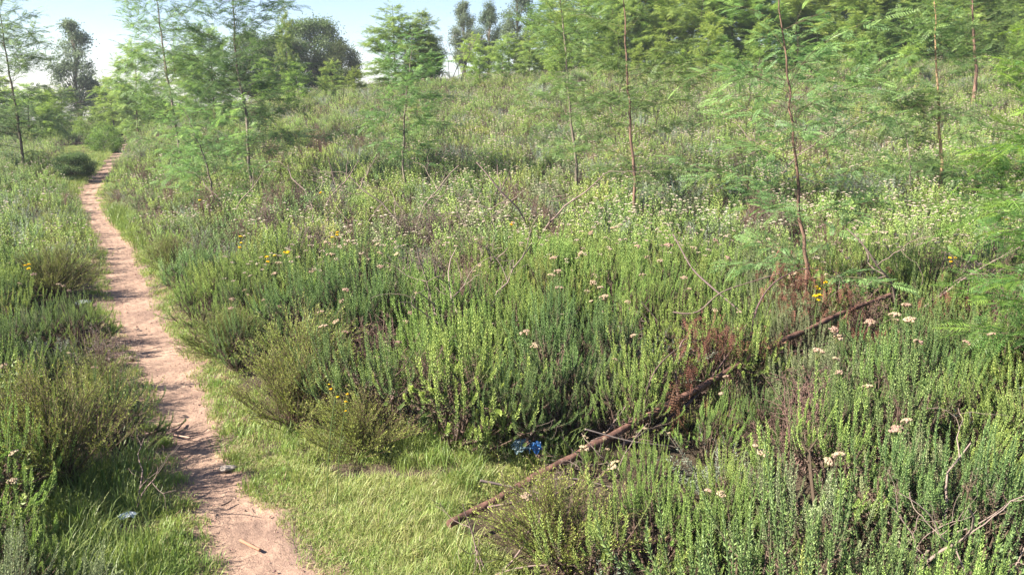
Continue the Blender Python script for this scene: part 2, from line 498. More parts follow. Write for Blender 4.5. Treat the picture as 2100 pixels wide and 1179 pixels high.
def wattle(trunk, r0, nbr, blen, t_lo=.15, leaf=(.14, 9, .04, .007), nleaf=1.0, c0=(.14, .235, .085), c1=(.30, .42, .10),
           bark=None, profile=None, sides=7, up=.45, gap=.0, dir_bias=None, newtop=.3):
    """trunk: points relative to the base. returns trunk mesh, crown mesh"""
    n = 26
    T = spine(trunk, n)
    T[1:-1] += rng.normal(0, .006, (n - 2, 3)) * [1.1, 1.1, 0]
    H = T[-1, 2]
    wood, mb = MB(), MB()
    rr = r0 * (np.linspace(1, .12, n) ** .9 + .35 * np.exp(-np.arange(n) / .8)) * rng.uniform(.9, 1.1, n)
    tubes(wood, T, np.maximum(rr, .003)[None], (.2, .14, .1), sides)
    ts = np.sort(rng.uniform(t_lo, .99, nbr))
    az = np.arange(nbr) * 2.399 + rng.normal(0, .5, nbr)
    PP, DD, LL, CC = [], [], [], []
    prof = profile or (lambda t: np.sin(np.clip((t - t_lo) / (1 - t_lo) * .8 + .2, 0, 1) * PI) ** .8)
    for t, a in zip(ts, az):
        o = np.array([np.interp(t * (n - 1), np.arange(n), T[:, k]) for k in range(3)])
        bl = blen * float(prof(t)) * rng.uniform(.6, 1.15) + .12
        rad = np.array([math.cos(a), math.sin(a), 0.])
        if dir_bias is not None: rad = unit(rad + np.array(dir_bias))
        d = unit(rad + np.array([0, 0, up + .5 * (t - .5)]) + rng.normal(0, .12, 3))
        m = 8
        pts = [o]
        dd = d.copy()
        for i in range(m - 1):
            dd = unit(dd + np.array([0, 0, .05 - .03 * i]) + rng.normal(0, .09, 3))
            pts.append(pts[-1] + dd * bl / m)
        pts = np.array(pts)
        rb = max(.3 * np.interp(t * (n - 1), np.arange(n), rr), .003)
        tubes(wood, pts, np.linspace(rb * .7, .0015, m)[None], (.10, .085, .05), 5 if sides > 5 else 4, 1)
        subs = [(pts, .3)]
        for q in range(int(2 + bl * 3.2)):
            i = rng.integers(2, m)
            sd = unit(unit(pts[i] - pts[i - 1]) + rng.normal(0, .6, 3) * [1, 1, .6])
            sl = bl * rng.uniform(.2, .45)
            sub = np.array([pts[i], pts[i] + sd * sl * .5, pts[i] + sd * sl + [0, 0, -.04 * sl]])
            tubes(wood, sub, np.linspace(.0024, .001, 3)[None], (.12, .12, .06), 3, 1)
            subs.append((sub, .1))
        for sub, lo in subs:
            sl = np.linalg.norm(sub[-1] - sub[0])
            k = max(2, int(nleaf * sl / .042))
            tt = np.linspace(lo, 1, k)
            pos = np.stack([np.interp(tt * (len(sub) - 1), np.arange(len(sub)), sub[:, j]) for j in range(3)], -1)
            ax = unit(sub[-1] - sub[0])
            side = unit(np.cross(ax, [0, 0, 1.]))
            sg = np.where(np.arange(k) % 2, 1, -1)[:, None]
            dd_ = unit(ax * .55 + sg * side * .8 + rng.normal(0, .3, (k, 3)))
            dd_[-1] = ax
            PP.append(pos); DD.append(dd_)
            LL.append(leaf[0] * rng.uniform(.65, 1.2, k))
            nw = np.clip(newtop * (tt[:, None] ** 3) * (.4 + t) + rng.normal(0, .12, (k, 1)), 0, 1)
            CC.append((np.array(c0) * (1 - nw) + np.array(c1) * nw) * rng.uniform(.8, 1.2, (k, 1)))
    P, D, L, C = np.concatenate(PP), np.concatenate(DD), np.concatenate(LL), np.concatenate(CC)
    U = np.array([0, 0, 1.]) + rng.normal(0, .35, P.shape)
    feather(mb, P, D, U, L, leaf[1], leaf[2] * L / leaf[0], leaf[3], C)
    return wood.mesh('wattle_trunk', [bark or M_BARKR, M_TWIG]), mb.mesh('wattle_crown', [M_WAT])


def leaftree(H, R, nclump, c0, c1, t_lo=.25, leaf=(.10, .035), nper=120, clump=.38, bark=None, shape='round', narrow=1.0):
    """broad leaved tree: trunk, limbs to leaf clumps scattered through the crown"""
    wood, mb = MB(), MB()
    n = 14
    T = spine([[0, 0, -.1], [.12, .05, H * .35], [-.08, .1, H * .7], [.05, 0, H * .94]], n)
    tubes(wood, T, np.linspace(.022 * H, .006 * H, n)[None], (.15, .12, .1), 7)
    if shape == 'round':
        a = rng.uniform(0, 6.283, nclump); q = rng.uniform(0, 1, nclump) ** .5
        zz = rng.uniform(-1, 1, nclump)
        rr = R * np.sqrt(np.maximum(1 - zz ** 2, .05)) * (.45 + .55 * q)
        C = np.stack([rr * np.cos(a), rr * np.sin(a), H * (t_lo + (1 - t_lo) * (.5 + .5 * zz)) - clump * .4], -1)
    else:
        z = rng.uniform(t_lo, 1, nclump); a = rng.uniform(0, 6.283, nclump)
        rr = R * (np.sin((z - t_lo) / (1 - t_lo) * 2.6 + .45) ** 1).clip(.12, 1) * np.sqrt(rng.uniform(.1, 1, nclump))
        C = np.stack([rr * np.cos(a), rr * np.sin(a), H * z - clump * .3], -1)
    for c in C:
        j = int(np.clip((c[2] / H - .22) * n, 1, n - 2))
        o = T[j]
        mid = (o + c) / 2 + rng.normal(0, .08, 3) + [0, 0, -.1]
        tubes(wood, bez(o[None], mid[None], c[None], 6), np.linspace(.006 * H, .004, 6)[None], (.15, .12, .1), 4)
        nn = int(nper * rng.uniform(.6, 1.3))
        p = rng.normal(0, 1, (nn, 3)) * clump * [.55, .55, .42] * rng.uniform(.7, 1.2)
        D = unit(p * .6 + rand_unit(nn) * clump + [0, 0, -.25 * clump])
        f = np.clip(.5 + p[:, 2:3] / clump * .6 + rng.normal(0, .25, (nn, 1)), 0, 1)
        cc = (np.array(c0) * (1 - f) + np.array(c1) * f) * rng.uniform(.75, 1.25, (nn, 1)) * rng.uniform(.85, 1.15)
        leaves(mb, p + c, D, np.cross(D, rand_unit(nn)), leaf[0] * rng.uniform(.6, 1.2, nn), leaf[1], cc, .08)
    return wood.mesh('tree_trunk', [bark or M_BARKG]), mb.mesh('tree_crown', [M_WAT])


# ------------------------------------------------------------------ GN scatter for the uncountable
def scatter(name, protos, pos, rot, scl, idx):
    me = bpy.data.meshes.new(name)
    n = len(pos)
    me.vertices.add(n); me.vertices.foreach_set('co', np.asarray(pos, 'f').ravel())
    a = me.attributes.new('rot', 'FLOAT_VECTOR', 'POINT'); a.data.foreach_set('vector', np.asarray(rot, 'f').ravel())
    a = me.attributes.new('scl', 'FLOAT', 'POINT'); a.data.foreach_set('value', np.asarray(scl, 'f'))
    a = me.attributes.new('idx', 'INT', 'POINT'); a.data.foreach_set('value', np.asarray(idx, 'i'))
    o = obj(name, me)
    ng = bpy.data.node_groups.new(name + '_nodes', 'GeometryNodeTree')
    ng.interface.new_socket('Geometry', in_out='INPUT', socket_type='NodeSocketGeometry')
    ng.interface.new_socket('Geometry', in_out='OUTPUT', socket_type='NodeSocketGeometry')
    N, L = ng.nodes.new, ng.links.new
    gi, go = N('NodeGroupInput'), N('NodeGroupOutput')

    def named(nm, ty):
        q = N('GeometryNodeInputNamedAttribute'); q.data_type = ty; q.inputs['Name'].default_value = nm
        return q.outputs['Attribute']
    r, s, ix = named('rot', 'FLOAT_VECTOR'), named('scl', 'FLOAT'), named('idx', 'INT')
    e2r = N('FunctionNodeEulerToRotation'); L(r, e2r.inputs[0])
    jn = N('GeometryNodeJoinGeometry')
    for k, me_ in enumerate(protos):
        po = bpy.data.objects.new(name + '_source', me_)
        oi = N('GeometryNodeObjectInfo'); oi.inputs['Object'].default_value = po; oi.inputs['As Instance'].default_value = True
        cm = N('FunctionNodeCompare'); cm.data_type = 'INT'; cm.operation = 'EQUAL'
        ia = [i for i in cm.inputs if i.enabled and i.type == 'INT'] or [i for i in cm.inputs if i.type == 'INT']
        L(ix, ia[0]); ia[1].default_value = k
        ip = N('GeometryNodeInstanceOnPoints')
        L(gi.outputs[0], ip.inputs['Points']); L(cm.outputs[0], ip.inputs['Selection']); L(oi.outputs['Geometry'], ip.inputs['Instance'])
        L(e2r.outputs[0], ip.inputs['Rotation']); L(s, ip.inputs['Scale'])
        L(ip.outputs[0], jn.inputs[0])
    L(jn.outputs[0], go.inputs[0])
    md = o.modifiers.new('scatter', 'NODES'); md.node_group = ng
    return o


# ================================================================== WORLD
SUN_EL, SUN_AZ = R_(38), R_(-110)      # azimuth from +Y clockwise towards +X
w = bpy.data.worlds.new('World'); scene.world = w; w.use_nodes = True
nt = w.node_tree
bg = nt.nodes['Background']
sky = nt.nodes.new('ShaderNodeTexSky'); sky.sky_type = 'NISHITA'; sky.sun_disc = False
sky.sun_elevation = SUN_EL; sky.sun_rotation = SUN_AZ
sky.air_density = 1.0; sky.dust_density = .15; sky.ozone_density = 2.0
tint = nt.nodes.new('ShaderNodeMix'); tint.data_type = 'RGBA'; tint.blend_type = 'MULTIPLY'; tint.inputs[0].default_value = 1
tint.inputs[7].default_value = (.93, .95, 1.10, 1)
nt.links.new(sky.outputs[0], tint.inputs[6])
nt.links.new(tint.outputs[2], bg.inputs[0]); bg.inputs[1].default_value = .05
sd = np.array([math.sin(SUN_AZ) * math.cos(SUN_EL), math.cos(SUN_AZ) * math.cos(SUN_EL), math.sin(SUN_EL)])
sl = bpy.data.lights.new('sun', 'SUN'); sl.energy = 5.0; sl.angle = R_(.53); sl.color = (1, .93, .82)
so = bpy.data.objects.new('sun', sl); col.objects.link(so)
so.rotation_euler = Vector(sd).to_track_quat('Z', 'Y').to_euler(); so.location = (-20, 0, 25)
cd = bpy.data.cameras.new('camera'); cd.sensor_width = 36; cd.lens = F / 2100 * 36; cd.clip_end = 3000; cd.clip_start = .05
co = bpy.data.objects.new('camera', cd); col.objects.link(co)
co.location = CAM; co.rotation_euler = (PI / 2 - PITCH, 0, 0)
scene.camera = co
vs = scene.view_settings
vs.view_transform = 'Standard'; vs.look = 'None'; vs.gamma = 1; vs.use_curve_mapping = False
vs.exposure = 1.95
scene.cycles.max_bounces = 6
scene.cycles.diffuse_bounces = 3
scene.cycles.transmission_bounces = 4
scene.cycles.transparent_max_bounces = 4
scene.cycles.caustics_reflective = False
scene.cycles.caustics_refractive = False

# ================================================================== GROUND + PATH
ys = np.concatenate([np.arange(-8, 1, .5), np.arange(1, 9, .055), 9 * np.exp(np.linspace(0, math.log(400 / 9), 190))])
xs0 = np.sinh(np.linspace(-6.4, 6.4, 261)) / math.sinh(6.4) * 330
xs0 = np.where(np.abs(xs0) < 1, xs0, xs0)
xs = np.unique(np.concatenate([np.arange(-3.4, 4.2, .06), np.sign(xs0) * np.abs(xs0)]))
GX, GY = np.meshgrid(xs, ys)
GZ = terr(GX, GY)
dd = np.abs(GX - pathx(GY)) - pathw(GY)
GZ = GZ - .035 * (dd < .02)          # the trodden path lies over this part of the sheet
GZ = GZ + .012 * noise(GX, GY, .31, 2, 10) * (dd > .05) * (GY < 12)
mb = MB()
ny, nx = GX.shape
ii = np.arange(ny * nx).reshape(ny, nx)
fq = np.stack([ii[:-1, :-1], ii[:-1, 1:], ii[1:, 1:], ii[1:, :-1]], -1).reshape(-1, 4)
mb.add(np.stack([GX, GY, GZ], -1).reshape(-1, 3), fq, np.repeat(np.clip(dd, 0, 1).reshape(-1, 1), 3, 1), 0, True)


def ground_mat():
    m, nt, out = new_mat('heath_soil')
    N, L = nt.nodes.new, nt.links.new
    tc = N('ShaderNodeTexCoord')
    nz = N('ShaderNodeTexNoise'); nz.inputs['Scale'].default_value = 7; nz.inputs['Detail'].default_value = 8; nz.inputs['Roughness'].default_value = .7
    L(tc.outputs['Object'], nz.inputs['Vector'])
    n2 = N('ShaderNodeTexNoise'); n2.inputs['Scale'].default_value = 90; n2.inputs['Detail'].default_value = 4
    L(tc.outputs['Object'], n2.inputs['Vector'])
    at_ = N('ShaderNodeAttribute'); at_.attribute_name = 'Col'
    md = N('ShaderNodeMath'); md.operation = 'MULTIPLY_ADD'; md.inputs[1].default_value = .9; md.inputs[2].default_value = -.38
    L(nz.outputs['Fac'], md.inputs[0])
    ad = N('ShaderNodeMath'); ad.operation = 'ADD'
    L(at_.outputs['Fac'], ad.inputs[0]); L(md.outputs[0], ad.inputs[1])
    mr = N('ShaderNodeMapRange'); mr.inputs['From Min'].default_value = .0; mr.inputs['From Max'].default_value = .2
    L(ad.outputs[0], mr.inputs['Value'])
    r1 = N('ShaderNodeValToRGB'); r1.color_ramp.elements[0].color = (.035, .027, .019, 1); r1.color_ramp.elements[1].color = (.105, .08, .052, 1)
    r1.color_ramp.elements[0].position = .35; r1.color_ramp.elements[1].position = .7
    L(n2.outputs['Fac'], r1.inputs[0])
    mx = N('ShaderNodeMix'); mx.data_type = 'RGBA'
    L(mr.outputs[0], mx.inputs[0]); mx.inputs[6].default_value = (.29, .19, .13, 1); L(r1.outputs[0], mx.inputs[7])
    bs = N('ShaderNodeBsdfPrincipled'); bs.inputs['Roughness'].default_value = .95; bs.inputs['Specular IOR Level'].default_value = .1
    L(mx.outputs[2], bs.inputs['Base Color'])
    bp = N('ShaderNodeBump'); bp.inputs['Strength'].default_value = .6; bp.inputs['Distance'].default_value = .02
    L(n2.outputs['Fac'], bp.inputs['Height']); L(bp.outputs[0], bs.inputs['Normal']); L(bs.outputs[0], out.inputs[0])
    return m


def path_mat():
    m, nt, out = new_mat('trodden_earth')
    N, L = nt.nodes.new, nt.links.new
    tc = N('ShaderNodeTexCoord')
    def nz(s, d, r=.6):
        q = N('ShaderNodeTexNoise'); q.inputs['Scale'].default_value = s; q.inputs['Detail'].default_value = d; q.inputs['Roughness'].default_value = r
        L(tc.outputs['Object'], q.inputs['Vector']); return q.outputs['Fac']
    a, b, c = nz(2.6, 6, .65), nz(38, 6, .7), nz(170, 3, .7)
    r1 = N('ShaderNodeValToRGB')
    e = r1.color_ramp.elements
    e[0].position = .36; e[0].color = (.25, .172, .132, 1); e[1].position = .66; e[1].color = (.45, .315, .228, 1)
    L(a, r1.inputs[0])
    r2 = N('ShaderNodeValToRGB'); e = r2.color_ramp.elements
    e[0].position = .30; e[0].color = (.58, .55, .57, 1); e[1].position = .62; e[1].color = (1.08, 1.06, 1.04, 1)
    L(b, r2.inputs[0])
    r3 = N('ShaderNodeValToRGB'); e = r3.color_ramp.elements
    e[0].position = .33; e[0].color = (.62, .58, .58, 1); e[1].position = .6; e[1].color = (1.05, 1.04, 1.03, 1)
    L(c, r3.inputs[0])
    m1 = N('ShaderNodeMix'); m1.data_type = 'RGBA'; m1.blend_type = 'MULTIPLY'; m1.inputs[0].default_value = .75
    L(r1.outputs[0], m1.inputs[6]); L(r2.outputs[0], m1.inputs[7])
    ed = N('ShaderNodeAttribute'); ed.attribute_name = 'Col'
    e1 = N('ShaderNodeMath'); e1.operation = 'ADD'; L(ed.outputs['Fac'], e1.inputs[0])
    e0 = nz(4.5, 6, .7); e2 = N('ShaderNodeMath'); e2.operation = 'MULTIPLY_ADD'; e2.inputs[1].default_value = 1.5; e2.inputs[2].default_value = -.75
    L(e0, e2.inputs[0]); L(e2.outputs[0], e1.inputs[1])
    e3 = N('ShaderNodeMapRange'); e3.inputs['From Min'].default_value = .55; e3.inputs['From Max'].default_value = .95; L(e1.outputs[0], e3.inputs['Value'])
    me_ = N('ShaderNodeMix'); me_.data_type = 'RGBA'; L(e3.outputs[0], me_.inputs[0]); L(m1.outputs[2], me_.inputs[6]); me_.inputs[7].default_value = (.17, .12, .10, 1)
    m2 = N('ShaderNodeMix'); m2.data_type = 'RGBA'; m2.blend_type = 'MULTIPLY'; m2.inputs[0].default_value = .7
    L(me_.outputs[2], m2.inputs[6]); L(r3.outputs[0], m2.inputs[7])
    bs = N('ShaderNodeBsdfPrincipled'); bs.inputs['Roughness'].default_value = .95; bs.inputs['Specular IOR Level'].default_value = .1
    L(m2.outputs[2], bs.inputs['Base Color'])
    mm = N('ShaderNodeMath'); mm.operation = 'MULTIPLY_ADD'; mm.inputs[1].default_value = .5
    L(c, mm.inputs[0]); L(b, mm.inputs[2])
    bp = N('ShaderNodeBump'); bp.inputs['Strength'].default_value = .8; bp.inputs['Distance'].default_value = .012
    L(mm.outputs[0], bp.inputs['Height']); L(bp.outputs[0], bs.inputs['Normal']); L(bs.outputs[0], out.inputs[0])
    return m


M_PATH = path_mat()
tag(obj('ground', mb.mesh('ground', [ground_mat()])), kind='structure')
py = np.concatenate([np.arange(-8, 1, .3), np.arange(1, 10, .03), 10 * np.exp(np.linspace(0, math.log(58 / 10), 150))])
sc = np.linspace(-1, 1, 33)
wv = pathw(py)[:, None] + .05 + .05 * noise(py[:, None] * np.ones((1, 1)), sc[None] * 0 + np.array([[3.0]]), .9)
wl = pathw(py) + .085 + .06 * noise(py, 0 * py + 1.3, .8) + .02 * noise(py, 0 * py + 9, .17)
wr = pathw(py) + .075 + .06 * noise(py, 0 * py + 7.7, .7) + .02 * noise(py, 0 * py + 4, .15)
X = pathx(py)[:, None] + np.where(sc[None] < 0, sc[None] * wl[:, None], sc[None] * wr[:, None])
Y = np.repeat(py[:, None], 33, 1)
Z = terr(X, Y) * (np.abs(sc[None]) > .8) * .4 + .006 - .022 * (1 - sc[None] ** 2) + .008 * noise(X, Y, .42, 1, 9) + .005 * noise(X, Y, .13, 3, 12)
Z = Z - .05 * np.clip((np.abs(sc[None]) - .9) / .1, 0, 1)
mb = MB()
ny, nx = X.shape
ii = np.arange(ny * nx).reshape(ny, nx)
mb.add(np.stack([X, Y, Z], -1).reshape(-1, 3), np.stack([ii[:-1, :-1], ii[:-1, 1:], ii[1:, 1:], ii[1:, :-1]], -1).reshape(-1, 4), np.repeat((np.abs(sc[None]) + 0 * Y).reshape(-1, 1), 3, 1), 0, True)
tag(obj('path', mb.mesh('path', [M_PATH])), kind='structure')

# loose gravel and crumbs on the path
ng_ = 5200
gy = rng.uniform(1.5, 12, ng_) ** 1.0
gs = rng.uniform(-1, 1, ng_); gs = np.sign(gs) * np.abs(gs) ** .6
gx = pathx(gy) + gs * (pathw(gy) + .07)
r = np.minimum(rng.lognormal(-5.95, .5, ng_), .011)
mb = MB()
gp = np.stack([gx, gy, -.012 * (1 - gs ** 2) + r * .3 + .002], -1)
blobs(mb, gp, r, r * .7, np.array([.33, .215, .155]) * rng.uniform(.45, 1.25, (ng_, 1)) * (1 + rng.normal(0, .05, (ng_, 3))))
tag(obj('gravel', mb.mesh('gravel', [M_TWIG])), 'loose reddish grit scattered over the trodden dirt path', 'gravel', kind='stuff')

# ================================================================== REGION HELPERS
def inpoly(u, v, poly):
    u = np.asarray(u); v = np.asarray(v)
    ins = np.zeros(u.shape, bool)
    j = len(poly) - 1
    for i in range(len(poly)):
        xi, yi = poly[i]; xj, yj = poly[j]
        c = ((yi > v) != (yj > v)) & (u < (xj - xi) * (v - yi) / (yj - yi + 1e-9) + xi)
        ins ^= c
        j = i
    return ins


G_FRONT = [(430, 895), (560, 935), (700, 990), (830, 985), (930, 985), (1070, 955), (1070, 985), (910, 1070), (960, 1110), (1080, 1190), (1080, 1600), (380, 1600), (500, 1000)]
G_LEFT = [(100, 1040), (220, 1030), (340, 1010), (420, 1100), (420, 1600), (140, 1600), (110, 1120)]
G_UNDER = [(-60, 960), (200, 960), (330, 960), (340, 1010), (220, 1030), (120, 1060), (-60, 1070)]
G_FARL = [(130, 300), (250, 300), (215, 372), (165, 400), (90, 385)]
G_FARR = [(190, 430), (260, 440), (300, 520), (250, 500)]
landmarks = []          # (phrase, world position)

# ================================================================== NAMED THINGS
# ---- the fallen trunk
def build_fallen():
    P = [(920, 1074, 2.98, 0.05), (1000, 1035, 3.12, 0), (1160, 945, 3.45, 0), (1385, 822, 3.98, 0), (1600, 702, 4.62, 0), (1720, 645, 5.05, 0), (1825, 605, 5.4, 0)]
    Yof = lambda u: float(np.interp(u, [q[0] for q in P], [q[2] for q in P]))
    pts = np.array([at(u, v, Y) for u, v, Y, _ in P])
    base = pts[0].copy(); base[2] = terr(base[0], base[1])
    root = obj('fallen_trunk', None, loc=base)
    tag(root, 'long bare brown fallen trunk lying slanted across the shrubs, thick end in grass', 'fallen trunk')
    n = 46
    T = spine(pts - base, n)
    T[1:-1] += rng.normal(0, .0018, (n - 2, 3))
    rr = np.interp(np.linspace(0, 1, n), [0, .08, .5, 1], [.0175, .018, .015, .012]) * rng.uniform(.9, 1.1, n) * (1 + .3 * (rng.random(n) < .14))
    rr[0] *= .8
    mb = MB(); tubes(mb, T, rr[None], (.2, .12, .1), 12)
    obj('trunk', mb.mesh('fallen_trunk_wood', [M_POLE]), root)

    def br(pix, r0, r1, mat=None, c=(.18, .12, .10)):
        pix = [(u, v, Y * .93 + .05 * (Y > 4)) for u, v, Y in pix]
        q = spine(np.array([at(u, v, Y) for u, v, Y in pix]) - base, 16)
        # smooth
        for _ in range(3): q[1:-1] = (q[:-2] + 2 * q[1:-1] + q[2:]) / 4
        m_ = MB(); tubes(m_, q, .8 * np.linspace(r0, r1, 16)[None] * rng.uniform(.85, 1.15, 16), np.array(c) * .8, 6)
        return obj('side_branch', m_.mesh('side_branch', [mat or M_TWIG]), root)
    br([(1270, 915, 3.95), (1390, 852, 4.2), (1440, 800, 4.38), (1500, 720, 4.75), (1545, 640, 5.0)], .011, .004)
    br([(1390, 815, 4.32), (1384, 745, 4.4), (1400, 690, 4.5), (1440, 700, 4.6)], .008, .003)
    br([(1540, 735, 4.85), (1536, 690, 4.9), (1552, 620, 5.05), (1590, 572, 5.25), (1660, 545, 5.5), (1720, 560, 5.6)], .008, .0025)
    br([(1580, 724, 5.0), (1640, 722, 5.1), (1710, 700, 5.3), (1800, 680, 5.6), (1860, 676, 5.7)], .008, .003)
    br([(1320, 850, 4.05), (1322, 800, 4.05), (1345, 750, 4.15), (1400, 705, 4.4), (1470, 690, 4.7)], .005, .002)
    br([(1000, 1040, 3.15), (1060, 1030, 3.2), (1130, 1018, 3.28), (1180, 990, 3.35)], .006, .003, c=(.3, .22, .18))
    br([(985, 985, 3.3), (1060, 1000, 3.32), (1110, 1012, 3.3)], .007, .004, c=(.26, .21, .18))
    br([(1100, 985, 3.42), (1180, 980, 3.5), (1260, 1000, 3.5)], .005, .003, c=(.26, .21, .18))
    br([(1200, 880, 3.85), (1290, 905, 3.9), (1380, 915, 4.0)], .005, .003, c=(.30, .25, .21))
    br([(1380, 640, 5.3), (1430, 650, 5.25), (1470, 600, 5.4), (1600, 560, 5.6)], .007, .004, c=(.22, .165, .13))
    br([(1380, 480, 6.4), (1420, 555, 5.9), (1470, 598, 5.6), (1520, 640, 5.4)], .006, .008, c=(.17, .13, .11))
    # hanging dead leaves
    for cl in ([(1640, 590, 5.55, 75, 60, 420)], [(1450, 690, 4.75, 70, 45, 260), (1410, 760, 4.5, 25, 50, 110)], [(1390, 830, 4.28, 14, 40, 70)],
               [(1720, 620, 5.6, 60, 50, 220)], [(1780, 690, 5.4, 90, 30, 200)], [(1900, 700, 5.6, 50, 40, 180)], [(1560, 700, 4.9, 60, 30, 160)], [(1930, 640, 5.9, 60, 60, 260)]):
        m_ = MB()
        for (u, v, Y, su, sv, nn) in cl:
            nn = int(nn * .95)
            uu = rng.normal(u, su * .55, nn); vv = rng.normal(v, sv * .55, nn); nn = nn
            yy = rng.normal(Y * .915, .08, nn)
            p = np.array([at(a, b, c) for a, b, c in zip(uu, vv, yy)]) - base
            k = nn // 3
            D = unit(np.array([0, 0, -1.]) + rng.normal(0, .35, (k, 3)))
            C = np.array([.125, .066, .04]) * rng.uniform(.6, 1.5, (k, 1))
            feather(m_, p[:k], D, rand_unit(k), .085, 7, .018, .006, C, .25)
            D = rand_unit(nn - k) - [0, 0, .5]
            leaves(m_, p[k:], D, rand_unit(nn - k), rng.uniform(.012, .04, nn - k), .006, np.array([.12, .066, .042]) * rng.uniform(.5, 1.5, (nn - k, 1)), .2)
        obj('dead_foliage', m_.mesh('dead_foliage', [M_DRY]), root)
    return pts


FT = build_fallen()
landmarks += [("the fallen trunk's thick end", FT[0]), ("the fallen trunk's lower part", FT[2]),
              ("the fallen trunk's middle", FT[3]), ("the fallen trunk's upper tip", FT[6])]


# ---- the saplings one can tell apart
def sapling(pix, r0, label, phrase, basev=None, nbr=16, blen=.55, t_lo=.25, leaf=(.13, 10, .036, .006), nleaf=1.0, bark=None, below=.55, **kw):
    """pix: list of (u, v) along the trunk from the lowest seen point, all at one distance Y = pix[0][2]"""
    Y = pix[0][2]
    pts = [at(u, v, Y + k * .03) for k, (u, v, *_) in enumerate(pix)]
    p0 = pts[0]
    base = gz(p0[0] + .02, p0[1])
    if p0[2] - base[2] > .05: pts = [base - [0, 0, .05]] + pts
    else: pts[0] = base - [0, 0, .05]
    T = np.array(pts) - base
    tr, cr = wattle(T, r0, nbr, blen, t_lo, leaf, nleaf, bark=bark, **kw)
    root = obj('wattle_sapling', None, loc=base)
    tag(root, label, 'sapling', 'wattle saplings growing out of the heath')
    obj('trunk', tr, root); obj('crown', cr, root)
    if phrase: landmarks.append((phrase, base))
    return root


def Yfor(u, v, h=.5):
    """distance at which the ray passes h above the ground"""
    t = 1.0
    d = ray(u, v)
    while t < 80:
        p = CAM + d * t
        if p[2] - terr(p[0], p[1]) < h: break
        t += .05
    return (CAM + d * t)[1]


sapling([(1652, 545, Yfor(1652, 545)), (1640, 440), (1628, 290), (1612, 130), (1596, 0), (1585, -120)], .0155,
        'red stemmed sapling rising just behind the fallen trunk, nearest of all', 'the red stemmed sapling', nbr=46, blen=.62, t_lo=.1, nleaf=.8, leaf=(.15, 12, .042, .0075), c0=(.15, .26, .10))
sapling([(1300, 385, Yfor(1300, 385)), (1294, 270), (1286, 140), (1280, 0), (1278, -110)], .0205,
        'sapling with straight bare reddish trunk in the middle of the field', 'the straight reddish sapling', nbr=40, blen=.85, t_lo=.2, leaf=(.16, 9, .048, .0115), nleaf=.8)
sapling([(1182, 330, Yfor(1182, 330)), (1170, 240), (1160, 110), (1150, 0), (1146, -90)], .023,
        'grey stemmed sapling leafy to its foot, left of the straight reddish one', 'the grey stemmed sapling', nbr=46, blen=.8, t_lo=.1, leaf=(.17, 8, .05, .0125), bark=M_BARKG, nleaf=.85)
sapling([(1930, 345, Yfor(1930, 345)), (1926, 230), (1919, 110), (1917, 0), (1916, -80)], .023,
        'sapling with pale yellowish bare trunk, right of the red stemmed one', 'the pale trunked sapling', nbr=40, blen=.75, t_lo=.28, leaf=(.16, 9, .048, .0115), nleaf=.8,
        bark=bark_mat('tan_bark', (.22, .14, .07), (.40, .27, .15), 40))
sapling([(826, 325, Yfor(826, 325)), (830, 230), (840, 150), (846, 70)], .021,
        'thin sapling with sparse lower twigs standing in the far middle of the field', 'the sparse middle sapling', nbr=36, blen=.65, t_lo=.16, leaf=(.17, 8, .05, .0125), bark=M_BARKG, nleaf=.95)
sapling([(512, 335, Yfor(512, 335)), (506, 240), (484, 130), (478, 0), (474, -90)], .028,
        'dark leaved sapling with forked grey trunk, right of the path', 'the dark forked sapling', nbr=66, blen=1.1, t_lo=.08, leaf=(.17, 8, .05, .012), bark=M_BARKG, c0=(.085, .15, .06), c1=(.19, .29, .08), nleaf=.85)
sapling([(432, 370, Yfor(432, 370)), (415, 310), (392, 260), (375, 220)], .018,
        'low slanting bushy sapling beside the path, in front of the dark forked one', 'the low slanting sapling', nbr=30, blen=.8, t_lo=.12, leaf=(.15, 8, .045, .010), bark=M_BARKG, newtop=.5, nleaf=.8)
sapling([(372, 330, Yfor(372, 330) + 3), (352, 210), (335, 110), (322, 0), (316, -70)], .032,
        'tall wispy wattle leaning left over the path against the sky', 'the tall wispy wattle', nbr=58, blen=1.25, t_lo=.08, leaf=(.20, 8, .058, .015), bark=M_BARKG, nleaf=.7)
sapling([(45, 312, Yfor(45, 312)), (34, 230), (14, 120), (2, 40), (-6, -20)], .034,
        'leftmost sapling, dark thin trunk on the left side of the path', 'the leftmost sapling', nbr=66, blen=1.25, t_lo=.06, leaf=(.20, 8, .058, .015), bark=M_BARKD, c0=(.11, .18, .085), nleaf=.8)
sapling([(1868, 345, Yfor(1868, 345)), (1858, 270), (1842, 190)], .012,
        'short thin sapling between the red stemmed and the pale trunked saplings', 'the short thin sapling', nbr=22, blen=.6, t_lo=.2, leaf=(.16, 9, .05, .010), bark=M_BARKG, nleaf=1.4)
sapling([(2002, 150, 21), (1998, 90), (1994, 20), (1992, -60)], .05,
        'thin trunked sapling far right in front of the wattle thicket', 'the far right sapling', nbr=30, blen=1.2, t_lo=.3, leaf=(.2, 7, .06, .016), nleaf=1.0)
